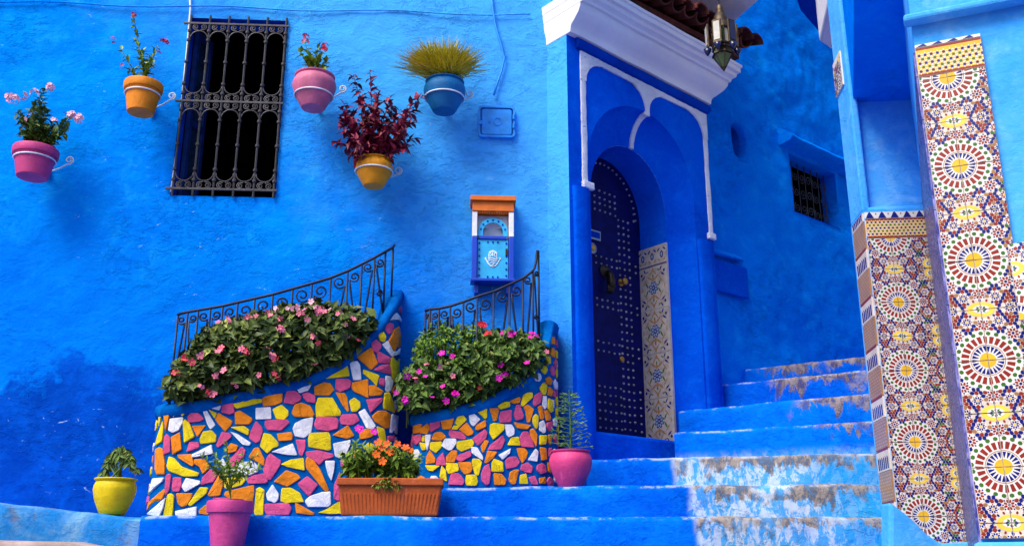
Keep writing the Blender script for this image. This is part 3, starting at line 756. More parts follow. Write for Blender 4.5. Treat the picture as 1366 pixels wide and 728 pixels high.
def recess(mb, r_, d_, jit=0):
    a, b, c_, e = r_; d0 = .01
    mb.add([RP(a, d0, c_), RP(b, d0, c_), RP(b, -d_, c_), RP(a, -d_, c_), RP(a, d0, e), RP(b, d0, e), RP(b, -d_, e), RP(a, -d_, e)], [(0, 1, 2, 3), (7, 6, 5, 4), (0, 3, 7, 4), (1, 5, 6, 2), (3, 2, 6, 7)])
recess(mb, RN, .34); part('niche', mb, M['rear'], rear, fix=False)
# a lumpy plaster lip rounds the niche into a slot
mb = MB(); n = 28; cx, cz = (RN[0] + RN[1]) / 2, (RN[2] + RN[3]) / 2
for i in range(n):
    a = 2 * math.pi * i / n; ca, sa = math.cos(a), math.sin(a)
    k_ = 1 / max(abs(ca) / (RN[1] - cx + .03), abs(sa) / (RN[3] - cz + .03))
    pin = (cx + .1 * (abs(ca) ** .7) * (1 if ca > 0 else -1) + .012 * math.sin(2 * a + 1), cz + .165 * (abs(sa) ** .8) * (1 if sa > 0 else -1))
    mb.v += [RP(cx + k_ * ca, .0, cz + k_ * sa), RP((cx + k_ * ca + pin[0]) / 2, .028, (cz + k_ * sa + pin[1]) / 2), RP(pin[0], .008, pin[1]), RP(pin[0], -.06, pin[1])]
for i in range(n):
    for j in range(3): mb.f.append((4 * i + j, 4 * ((i + 1) % n) + j, 4 * ((i + 1) % n) + j + 1, 4 * i + j + 1)); mb.m.append(0)
part('niche_lip', mb, M['rear'], rear, smooth=True)
mb = MB(); recess(mb, RW, .16); mb.f.pop(); mb.m.pop(); part('window_reveal', mb, M['rear'], rear, fix=False)
part('window_void', MB().add([RP(RW[0] - .3, -.161, RW[2] - .3), RP(RW[1] + .3, -.161, RW[2] - .3), RP(RW[1] + .3, -.161, RW[3] + .3), RP(RW[0] - .3, -.161, RW[3] + .3)], [(0, 1, 2, 3)]), M['dark'], rear)
rg = root('window_grille', RP(RW[0], -.06, RW[2])); rg.parent = rear; rg.location = WL[rg] - WL[rear]
for i in range(7): x = RW[0] + .05 + i * (RW[1] - RW[0] - .1) / 6; part('bar', MB().tube([RP(x, -.09, RW[2]), RP(x, -.09, RW[3])], .006, 5), M['grille'], rg)
for i in range(6):
    for zz_ in (.12, .28, .44):
        x = RW[0] + .05 + (i + .5) * (RW[1] - RW[0] - .1) / 6
        part('scroll', MB().tube([RP(a, -.088, b) for a, b in spiral((x, RW[2] + zz_), .05, .008, i * 2.1, 1.5)], .0045, 4), M['grille'], rg)
mb = MB(); n = 24       # sloping plaster hood over the window
for i in range(n + 1):
    t_ = 2.9 + 1.5 * i / n; j_ = .012 * noise.noise(Vector((t_ * 4, 0, 2)))
    for o_, z_ in ((-.02, 3.82), (.12, 3.84), (.15, 3.875), (.13, 3.91), (-.02, 4.02)): mb.v.append(RP(t_, o_ + (j_ if o_ > 0 else 0), z_ + j_))
for i in range(n):
    for j in range(4): mb.f.append((i * 5 + j, (i + 1) * 5 + j, (i + 1) * 5 + j + 1, i * 5 + j + 1)); mb.m.append(0)
mb.f += [(0, 1, 2, 3, 4), tuple(n * 5 + j for j in range(5))]; mb.m += [0, 0]
part('window_hood', mb, M['rear'], rear, smooth=45)
part('smooth_patch', MB().box(RP, 1.74, 2.23, 0, .026, 2.2, 2.48), M['portal'], rear, bevel=.012)
mb = MB(); n = 16       # rough stones of the footing bulging out under the plaster
part('plaster_ledge', MB().hexa([RP(1.66, .02, 2.5), RP(2.2, .02, 2.52), RP(2.2, -.05, 2.6), RP(1.66, -.05, 2.6), RP(1.66, .055, 2.52), RP(2.15, .05, 2.53), RP(2.15, -.05, 2.62), RP(1.66, -.05, 2.63)]), M['rear'], rear, bevel=.015)

# ---- stairs
stairs = root('stairs', (1.2, 6, EYE - .5), kind='structure')
ZS = [.10, .285, .48, .69, .93, 1.14, 1.40, 1.60]
def step(pl, pr, z, zbot, depth=1.6, seg=60, mat='step', extl=0.0, extr=0.0, name='step', tilt=0.0):
    d = (pr - pl); d.z = 0; L = d.length; d.normalize(); back = Vector((-d.y, d.x, 0))
    pl = pl - d * extl; L += extl + extr; mb = MB(); tint = []
    h = z - zbot; r = min(.03, h * .3)
    prof = [(0, zbot, 1.0), (0, zbot + h * .2, .8), (0, zbot + h * .45, .55), (0, zbot + h * .7, .3), (0, z - r, .1), (r * .25, z - r * .35, .0), (r * .8, z - r * .05, .0), (r * 2.2, z, .02), (.12, z, .05), (.3, z, .3), (depth, z, .6)]
    for i in range(seg + 1):
        u = L * i / seg
        for o_, zz_, e in prof:
            p = pl + d * u + back * o_; q_ = Vector((p.x, p.y, zz_))
            wob = .014 * fbm(q_, 2.4, 3) + .006 * noise.noise(q_ * 14)
            dzz = .008 * noise.noise(Vector((p.x * 3, p.y * 3, z * 5))) + .005 * noise.noise(Vector((p.x * 11, p.y * 11, z)))
            k_ = (zz_ - zbot) / h
            mb.v.append(Vector((p.x, p.y, zz_ + EYE + dzz * k_ + tilt * (1 - u / L) * k_)) + back * (wob if o_ < .2 else 0)); tint.append(e)
    n = len(prof)
    for i in range(seg):
        for j in range(n - 1): mb.f.append((i * n + j, (i + 1) * n + j, (i + 1) * n + j + 1, i * n + j + 1)); mb.m.append(0)
    for b in (0, seg * n):
        # closed ends
        base = len(mb.v); pz = mb.v[b + n - 1].copy(); pz.z = zbot + EYE; mb.v.append(pz); tint.append(.7)
        mb.f.append(tuple(b + j for j in range(n)) + (base,)); mb.m.append(0)
    mb.col = tint
    return part(name, mb, M[mat], stairs, smooth=50, fix=True)
P = lambda x, y, z: at_z(x, y, z)
s1 = wl(600, 688, 1.0)[1]; ZS[1] = s1
e1l = WP(wl(188, 690, 1.0)[0], 1.0, s1); e1r = P(1196, 689, s1)
step(e1l, e1r, s1, ZS[0] - .03, 1.5, 90)
s2 = wl(600, 649, .62)[1]; ZS[2] = s2
step(WP(-.62, .62, s2), P(1178, 645, s2), s2, s1 - .03, 1.3, 60, extr=.1)
step(P(782, 612, ZS[3]), P(1168, 603, ZS[3]), ZS[3], s2 - .03, 1.2, 50, extr=.35)
step(P(903, 576, ZS[4]), P(1162, 561, ZS[4]), ZS[4], ZS[3] - .03, 1.2, 40, extl=.02, extr=.5)
step(P(905, 547, ZS[5]), P(1157, 524, ZS[5]), ZS[5], ZS[4] - .03, 1.2, 40, extl=.0, extr=.6)
step(P(972, 511, ZS[6]), P(1150, 493, ZS[6]), ZS[6], ZS[5] - .03, 1.4, 36, extl=.12, extr=.8)
step(P(1008, 490, ZS[7]), P(1147, 475, ZS[7]), ZS[7], ZS[6] - .03, 2.4, 36, extl=.25, extr=1.4)
# lower flight, below the picture
for i in range(8):
    z = ZS[0] - i * .2; o_ = 1.32 + .3 * i
    if z < -EYE + .05: break
    step(WP(-4.2, o_, z), WP(2.6, o_, z), z, max(z - .24, -EYE - .05), 1.2, 40, mat='step')
# worn kerb at the foot of the left wall, running uphill to the left
kb = [WP(s_, .99, z) for s_, z in ((wl(188, 690, .99)[0] - .002, 0), (-5.5, 0))]
zl = wl(0, 670, .99)[1] + .33 * ((-wl(0, 670, .99)[0]) * -1 + 5.5) * .0
mb = MB(); sL, sR = -5.5, wl(188, 690, .99)[0] - .004; sl = (wl(0, 670, .99)[1] - wl(188, 690, .99)[1]) / (wl(188, 690, .99)[0] - wl(0, 670, .99)[0])
n = 60; zr = wl(188, 690, .99)[1]
for i in range(n + 1):
    s_ = sL + (sR - sL) * i / n; zt = zr + sl * (sR - s_)
    for o_, z in ((.99, ZS[0] - .1), (.99, zt - .1), (.985, zt - .02), (.965, zt - .003), (.9, zt), (.0, zt + .01)):
        p = WP(s_, o_, z); mb.v.append(WP(s_, o_ + (.02 * fbm(p, 3, 3) if o_ > .5 else 0), z + (.01 * noise.noise(p * 6) if z > ZS[0] else 0)))
for i in range(n):
    for j in range(5): mb.f.append((i * 6 + j, (i + 1) * 6 + j, (i + 1) * 6 + j + 1, i * 6 + j + 1)); mb.m.append(0)
mb.f.append(tuple(n * 6 + j for j in range(6))); mb.m.append(0)
kk = part('kerb', mb, M['kerb'], smooth=50); tag(kk, kind='structure')
mb = MB(); n = 40       # pale street edge at its foot
for i in range(n + 1):
    s_ = -5.5 + (sR + .5 + 5.5) * i / n; zt = wl(0, 721, 1.2)[1] - (s_ - wl(0, 721, 1.2)[0]) * .022 - .25 * max(0, s_ - sR + .25)
    for o_, z in ((1.3, zt - .25), (1.3, zt - .02), (1.28, zt), (.9, zt + .01)): mb.v.append(WP(s_, o_ + .012 * fbm(WP(s_, o_, z), 3, 2), z + .006 * noise.noise(Vector((s_ * 6, 1, 1)))))
for i in range(n):
    for j in range(3): mb.f.append((i * 4 + j, (i + 1) * 4 + j, (i + 1) * 4 + j + 1, i * 4 + j + 1)); mb.m.append(0)
ke = part('street_edge', mb, M['stone_street'], smooth=50); tag(ke, kind='structure')
def kerb_z(s_): return zr + sl * max(0, sR - s_)

# ================================================================== right: tiled gateway
def motif():
    P_ = []; occ = []
    def mirror(mi, poly):
        for sx in (1, -1):
            for sz in (1, -1): P_.append((mi, [(x * sx, z * sz) for x, z in poly]))
    def sym(mi, poly, cx, cz):    # add at all mirror images of a centre without doubling
        seen = set()
        for sx in (1, -1):
            for sz in (1, -1):
                key = (round(cx * sx, 4), round(cz * sz, 4))
                if key in seen: continue
                seen.add(key); P_.append((mi, [(x * sx, z * sz) for x, z in poly]))
    def rad(mi, n, r0, r1, w0, w1, a0=0, c=(0, 0)):
        for k_ in range(n):
            a = a0 + 2 * math.pi * k_ / n; ca, sa = math.cos(a), math.sin(a)
            P_.append((mi, [(c[0] + r * ca - w_ * sa, c[1] + r * sa + w_ * ca) for r, w_ in ((r0, -w0), (r1, -w1), (r1, w1), (r0, w0))]))
    P_.append((0, ell(0, 0, .119, .119, 0, 32)))
    P_.append((104, ell(0, 0, .03, .03, 0, 16)))
    rad(102, 22, .034, .056, .0012, .0062)
    for k_ in range(36):     # fine ochre ring
        a, b = 2 * math.pi * k_ / 36, 2 * math.pi * (k_ + 1) / 36
        P_.append((106, [(.0595 * math.cos(a), .0595 * math.sin(a)), (.0595 * math.cos(b), .0595 * math.sin(b)), (.062 * math.cos(b), .062 * math.sin(b)), (.062 * math.cos(a), .062 * math.sin(a))]))
    rad(101, 24, .067, .094, .0058, .0078)
    for k_ in range(24):
        a = 2 * math.pi * (k_ + .5) / 24; P_.append((103, ell(.106 * math.cos(a), .106 * math.sin(a), .0082, .0088, a, 6)))
    occ.append((0, 0, .115))
    def rosette(cx, cz, r, cc, pc, n=8):
        for sx in (1, -1):
            for sz in (1, -1):
                x, z = cx * sx, cz * sz
                if (sx < 0 and cx == 0) or (sz < 0 and cz == 0): continue
                P_.append((0, ell(x, z, r * 1.22, r * 1.22, 0, 14)))
                P_.append((100 + cc, ell(x, z, r * .26, r * .26, 0, 6)))
                for k_ in range(n):
                    a = 2 * math.pi * (k_ + .5) / n; P_.append((100 + pc, ell(x + r * .62 * math.cos(a), z + r * .62 * math.sin(a), r * .31, r * .2, a, 6)))
                for k_ in range(n):
                    a = 2 * math.pi * k_ / n; P_.append((102 if pc != 2 else 101, ell(x + r * .98 * math.cos(a), z + r * .98 * math.sin(a), r * .2, r * .16, a, 4)))
        occ.append((cx, cz, r * 1.12))
    rosette(0, .138, .022, 2, 1); rosette(.138, 0, .022, 2, 1); rosette(.099, .099, .023, 2, 1)
    rosette(.056, .152, .017, 4, 2); rosette(.152, .056, .017, 4, 2); rosette(.2, .0, .018, 4, 2); rosette(.1, .2, .018, 4, 2); rosette(.2, .1, .018, 4, 2); rosette(.146, .146, .018, 4, 1)
    for x, z, rx, rz in ((0, .2, .05, .029), (.2, .17, .034, .029), (.2, .23, .034, .029)):
        for sx in (1, -1):
            for sz in (1, -1):
                if sx < 0 and x == 0: continue
                P_.append((105, ell(x * sx, z * sz, rx, rz, 0, 16)))
                P_.append((200, ell(x * sx, z * sz, rx * .6, rz * .58, 0, 12)))
                for k_ in range(8):
                    a = 2 * math.pi * k_ / 8; P_.append((303 if k_ % 2 else 302, ell(x * sx + rx * .3 * math.cos(a), z * sz + rz * .32 * math.sin(a), rx * .14, rz * .15, a, 4)))
                for k_ in range(16):
                    a = 2 * math.pi * k_ / 16; P_.append((101 if k_ % 2 else 102, ell(x * sx + rx * 1.2 * math.cos(a), z * sz + rz * 1.25 * math.sin(a), .006, .0045, a, 6)))
        occ.append((x, z, max(rx, rz) * 1.25 if x else .05))
    rnd = random.Random(3); j = 0; z = .004
    while z < .2:
        x = .004 + (j % 2) * .007
        while x < .2:
            if all((x - a) ** 2 + (z - b) ** 2 > (r + .003) ** 2 for a, b, r in occ):
                mi = rnd.choice((101, 101, 102, 102, 102, 103, 106)); mirror(mi, ell(x, z, .0088, .0072, rnd.uniform(0, 3), 6))
            x += .0152
        z += .0132; j += 1
    return P_
MOT = motif(); PER = .4
def bounds(p_): xs = [a for a, b in p_]; zs = [b for a, b in p_]; return min(xs), max(xs), min(zs), max(zs)
MOTB = [(mi, p_, bounds(p_)) for mi, p_ in MOT]
def motif_in(x0, x1, z0, z1):
    out = []
    for i in range(math.floor((x0 - .25) / PER), math.ceil((x1 + .25) / PER) + 1):
        for j in range(math.floor((z0 - .25) / PER), math.ceil((z1 + .25) / PER) + 1):
            ox, oz = i * PER, j * PER
            for mi, p_, b in MOTB:
                # the cell's own copy only: centres inside this period
                cx, cz = (b[0] + b[1]) / 2, (b[2] + b[3]) / 2
                if not (-.1999 < cx < .2001 and -.1999 < cz < .2001): continue
                if b[1] + ox < x0 or b[0] + ox > x1 or b[3] + oz < z0 or b[2] + oz > z1: continue
                out.append((mi, [(x + ox, z + oz) for x, z in p_]))
    return out
gate = root('tiled_gateway', (2.3, 4.8, EYE - .6), 'azure blue gateway with two tall mosaic tiled piers right of the stairs', 'gateway')
# frames: pier one (far) and pier two (near)
R1 = R(-5); p1 = at_Y(1152, 284, 5.45); d1 = Vector((math.cos(R1), math.sin(R1), 0)); n1 = Vector((math.sin(R1), -math.cos(R1), 0))
O1 = Vector((p1.x, p1.y, 0))
F1 = lambda a, o_, z: O1 + d1 * a + n1 * o_ + Vector((0, 0, z + EYE))
R2 = R(-23); p2 = at_Y(1310, 728, 3.7); d2 = Vector((math.cos(R2), math.sin(R2), 0)); n2 = Vector((math.sin(R2), -math.cos(R2), 0))
O2 = Vector((p2.x, p2.y, 0))
F2 = lambda a, o_, z: O2 + d2 * a + n2 * o_ + Vector((0, 0, z + EYE))
# near wall: front face and its left flank
ztop2 = at_Y(1225, 62, 3.7).z - EYE; zb2 = .11
part('near_wall', grid(lambda u, o_, v: F2(u, o_ - .012, v), lins(-.0, 1.6, .05) + lins(1.7, 6.0, .2), lins(-1.5, 4.6, .05) + lins(4.7, 8.0, .2), None, .012), M['azure'], gate, smooth=True, fix=False)  # tall, long run out of view added to shade the portal from the sky
def FS(a, o_, z): return F2(-o_, -.012 - a, z)         # flank: a runs back from the front edge, o_ out to the left
FL = 2.05
part('flank_wall', grid(lambda u, o_, v: FS(u, o_, v), lins(0, FL, .06), lins(-1.5, 4.6, .06) + lins(4.7, 8.0, .2), None, .006, fade=lambda u, v: 0 if u < .03 else 1), M['azure'], gate, smooth=True, fix=True)
# ledge line above the tiles
part('plaster_ledge', MB().box(F2, -.03, 1.4, -.02, .05, ztop2 + .1, ztop2 + .135), M['azure'], gate, bevel=.012)
near = root('tile_panel', F2(0, 0, zb2)); near.parent = gate; near.location = WL[near] - WL[gate]
cx2 = .108; zc2 = at_Y(1292, 350, 3.68).z - EYE; PW2 = .255
part('grout_bed', MB().box(F2, .0, PW2, -.03, .004, zb2, ztop2 - .0), M['grout'], near)
def tiles_on(fr, parent, ax0, ax1, z0, z1, cx, cz, tile=.2, off=0.0):
    xs = sorted(set([ax0, ax1] + [cx + tile * i for i in range(-20, 21) if ax0 + .01 < cx + tile * i < ax1 - .01]))
    zs = sorted(set([z0, z1] + [cz + tile * i for i in range(-40, 41) if z0 + .01 < cz + tile * i < z1 - .01]))
    for a, b in zip(xs[:-1], xs[1:]):
        for c_, e in zip(zs[:-1], zs[1:]):
            pl = motif_in(a - cx, b - cx, c_ - cz, e - cz); j_ = random.uniform(-.002, .002); j2_ = random.uniform(-.002, .002); j3_ = random.uniform(-.0015, .001)
            f_ = lambda u, o_, v: fr(u + cx, o_ + j3_, v + cz); pl = [(mi, [(x_ + j_, z_ + j2_) for x_, z_ in p_]) for mi, p_ in pl]
            part('tile', tile_mesh(f_, pl, a - cx, b - cx, c_ - cz, e - cz, body=10), TM, parent, fix=False)
zband = ztop2 - .155
tiles_on(F2, near, 0, PW2, zb2, zband, cx2, zc2)
def band_polys(w_, h_, crown=.0):
    P_ = [(1, [(0, 0), (w_, 0), (w_, .012), (0, .012)]), (1, [(0, h_ - .012), (w_, h_ - .012), (w_, h_), (0, h_)]), (4, [(0, .012), (w_, .012), (w_, h_ - .012), (0, h_ - .012)])]
    st = .024; j = 0; z = .024
    while z < h_ - .02:
        x = .012 + (j % 2) * st / 2
        while x < w_:
            P_.append((202 if j % 2 == 0 else 203, ell(x, z, .0066, .0066, 0, 6)))
            for k_ in range(6):
                a = k_ * math.pi / 3 + .5; P_.append((100, ell(x + .0108 * math.cos(a), z + .0108 * math.sin(a), .0045, .0026, a, 4)))
            x += st
        z += .0185; j += 1
    return P_
f_ = lambda u, o_, v: F2(u, o_, v + zband + .002)
part('border_tile', tile_mesh(f_, band_polys(PW2, .135), 0, PW2, 0, .135), TM, near, fix=False)
f_ = lambda u, o_, v: F2(u, o_, v + zband + .139)
part('border_tile', tile_mesh(f_, [(2, [(x, 0), (x + .05, 0), (x + .035, .016)]) for x in (0, .06, .12, .18)], 0, PW2, 0, .016), TM, near, fix=False)
# the same glazed tiles along the flank, seen edge-on
mb = MB(); fz0, fz1 = -.2, ztop2 - .02; fx = FL - .02
xs = [0.0]; 
while xs[-1] < fx: xs.append(min(fx, xs[-1] + .2))
zs = [fz0]
while zs[-1] < fz1: zs.append(min(fz1, zs[-1] + .2))
part('grout_bed', MB().box(FS, .012, fx, -.03, .007, fz0, fz1), M['grout'], near)
for i in range(len(xs) - 1):
    for j in range(len(zs) - 1):
        sc_lo = i < 2
        pl = motif_in(xs[i], xs[i + 1], zs[j], zs[j + 1])
        pl = [(2, p_) for k_, (mi, p_) in enumerate(pl) if mi % 100 not in (0, 5) and k_ % 2]
        tile_mesh(FS, pl, xs[i], xs[i + 1], zs[j], zs[j + 1], th=.009, body=8, mb=mb)
ft = part('flank_tile', mb, TM, near, fix=False); ft['kind'] = 'stuff'
# far pier: shaft, tiles on its face and border tiles on its left flank
z1t = p1.z - EYE; z1b = .06; W1 = .62; D1 = .3
part('far_pier', MB().box(F1, .0, W1, -D1, -.001, -1.5, z1t + .02), M['azure'], gate)
far = root('tile_panel', F1(0, 0, z1b)); far.parent = gate; far.location = WL[far] - WL[gate]
cst = at_Y(1209, 494, 5.43); cx1 = (cst - O1).dot(d1); zc1 = cst.z - EYE
part('grout_bed', MB().box(F1, .004, W1, -.0005, .003, z1b, z1t - .0), M['grout'], far)
zb_ = z1t - .165
tiles_on(F1, far, 0, W1, z1b, zb_, cx1, zc1)
f_ = lambda u, o_, v: F1(u, o_, v + zb_ + .002)
part('border_tile', tile_mesh(f_, band_polys(W1, .12), 0, W1, 0, .12), TM, far, fix=False)
f_ = lambda u, o_, v: F1(u, o_, v + zb_ + .124)
part('border_tile', tile_mesh(f_, [(2, [(x, 0), (x + .05, 0), (x + .035, .03), (x + .025, .045), (x + .015, .03)]) for x in [.005 + .072 * i for i in range(9)]] + [(3, ell(.066 + .072 * i, .028, .004, .006, 0, 6)) for i in range(8)], 0, W1, 0, .042), TM, far, fix=False)
def FB(a, o_, z): return F1(-o_, -a, z)
z = z1b + .18; k_ = 0; 
while z < z1t - .02:
    h_ = .17 if k_ % 2 else .12; h_ = min(h_, z1t - z)
    if k_ % 2: pl = [(1, [(0, 0), (.24, 0), (.24, .008), (0, .008)])] + [(9 if (i + j) % 2 else 10, ell(.012 + .021 * i, .02 + .018 * j, .006, .005, .78, 4)) for i in range(12) for j in range(9)]
    else: pl = [(2, [(.02 + .036 * i, .012), (.045 + .036 * i, .012), (.045 + .036 * i, .085), (.02 + .036 * i, .07)]) for i in range(6)] + [(1, [(0, h_ - .008), (.24, h_ - .008), (.24, h_), (0, h_)])]
    f_ = lambda u, o_, v, z=z: FB(u, o_, v + z)
    part('border_tile', tile_mesh(f_, pl, 0, .245, 0, h_, body=10 if k_ % 2 == 0 else 6), TM, far, fix=False)
    z += h_; k_ += 1
# pier above the tiles, recess and soffit
part('upper_pier', MB().box(F1, .0, .045, -D1, -.02, z1t + .02, 4.8), M['azure'], gate, bevel=.01)
zso = at_Y(1175, 135, 5.5).z - EYE
part('recess_wall', grid(lambda u, o_, v: F1(u, o_ - .07, v), lins(.03, .9, .05), lins(z1t + .0, 4.8, .05), None, .008), M['azure'], gate, smooth=True, fix=False)
part('recess_sill', MB().hexa([F1(.03, -.003, z1t + .0205), F1(.7, -.003, z1t + .0205), F1(.7, -.14, z1t + .0205), F1(.03, -.14, z1t + .0205), F1(.03, -.012, z1t + .035), F1(.7, -.012, z1t + .035), F1(.7, -.14, z1t + .1), F1(.03, -.14, z1t + .1)]), M['azure'], gate)
q0 = F1(.02, -.02, zso); q1 = at_z(1139, -10, zso); q2 = F2(.05, -.7, zso); q3 = F1(.85, -.12, zso); q00 = F1(.02, -.13, zso)
for v_ in (q0, q1, q2, q3, q00): v_.z = zso + EYE
part('lintel_block', MB().prism([q0, q1, q2, q3, q00], (0, 0, 1.6)), M['rear'], gate, bevel=.01)
f_ = lambda u, o_, v: FB(u, o_, v)
zq = at_Y(1122, 95, 5.6).z - EYE
part('wall_tile', tile_mesh(lambda u, o_, v: FB(u + .1, o_, v + zq - .12), motif_in(0, .2, 0, .2), 0, .19, 0, .24), TM, gate, fix=False)
# sloping blue plinth at the foot of the far pier
pl = [at_Y(x, y, 5.3) for x, y in ((1187, 668), (1216, 690), (1238, 712), (1256, 724), (1300, 722), (1372, 712), (1372, 1500), (1187, 1500))]
part('plinth', MB().prism(pl, (0, .14, 0)), M['azure'], gate, bevel=.02)
part('plinth', MB().box(F2, -.03, 1.4, -.02, .03, -1.5, zb2 - .012), M['azure'], gate, bevel=.02)
# tiled return at the far right edge of the near wall
f_ = lambda u, o_, v: F2(.40 + u * .55, .02 + u * .84 + o_ * .1, v + at_Y(1366, 440, 3.6).z - EYE)
ra = at_Y(1352, 380, 3.55); 
part('tile_return', tile_mesh(lambda u, o_, v: ra + d2 * (u * .9) + n2 * (u * .25 + o_) + Vector((0, 0, v - .14)), motif_in(0, .3, 0, .34), 0, .3, 0, .3), TM, gate, fix=False)
# white moulded jetty corner of the house beyond, above the alley
jet = root('jetty', at_z(1115, 20, 4.0), 'white moulded underside of the upper storey jutting over the alley', 'jetty')
j0, j1 = at_z(1112, -30, 4.05), at_z(1093, 56, 4.05); j2, j3 = at_z(1111, 68, 4.05), at_z(1142, -30, 4.05)
mb = MB().prism([j0, j1, j2, j3], (0, 0, .5)); part('moulding', mb, M['white'], jet, bevel=.02)
j4 = at_z(1106, 40, 4.2)
mb = MB().prism([at_z(1050, -40, 4.6), at_z(1068, 14, 4.6), at_z(1094, 44, 4.6), at_z(1120, -40, 4.6)], (0, 0, .4)); part('eave_board', mb, M['deepblue'], jet)

# ---- house front added out of view behind the camera to block low sky light
opp = root('sky_blocker_house', (1, -5.5, 0), 'unseen house front added behind the viewer to block low sky light', 'house')
OP = lambda u, o_, v: Vector((u, -5.5 + o_, v))
holes = [(-6, -5, 3.6, 5), (-2.5, -1.5, 3.6, 5), (1, 2, 3.6, 5), (4.5, 5.5, 3.6, 5), (-.6, .6, 0, 2.3)]
ex = [h_[0] for h_ in holes] + [h_[1] for h_ in holes]; ez_ = [h_[2] for h_ in holes] + [h_[3] for h_ in holes]
part('wall', grid(OP, lins(-9, 9, .25, ex), lins(0, 6.2, .25, ez_), lambda u, v: any(h_[0] < u < h_[1] and h_[2] < v < h_[3] for h_ in holes), .01), M['azure'], opp, smooth=True)
for h_ in holes:
    part('window' if h_[2] > 1 else 'door', MB().add([OP(h_[0] - .05, -.15, h_[2] - .05), OP(h_[1] + .05, -.15, h_[2] - .05), OP(h_[1] + .05, -.15, h_[3] + .05), OP(h_[0] - .05, -.15, h_[3] + .05)], [(0, 1, 2, 3)]), M['glass'] if h_[2] > 1 else M['door'], opp)
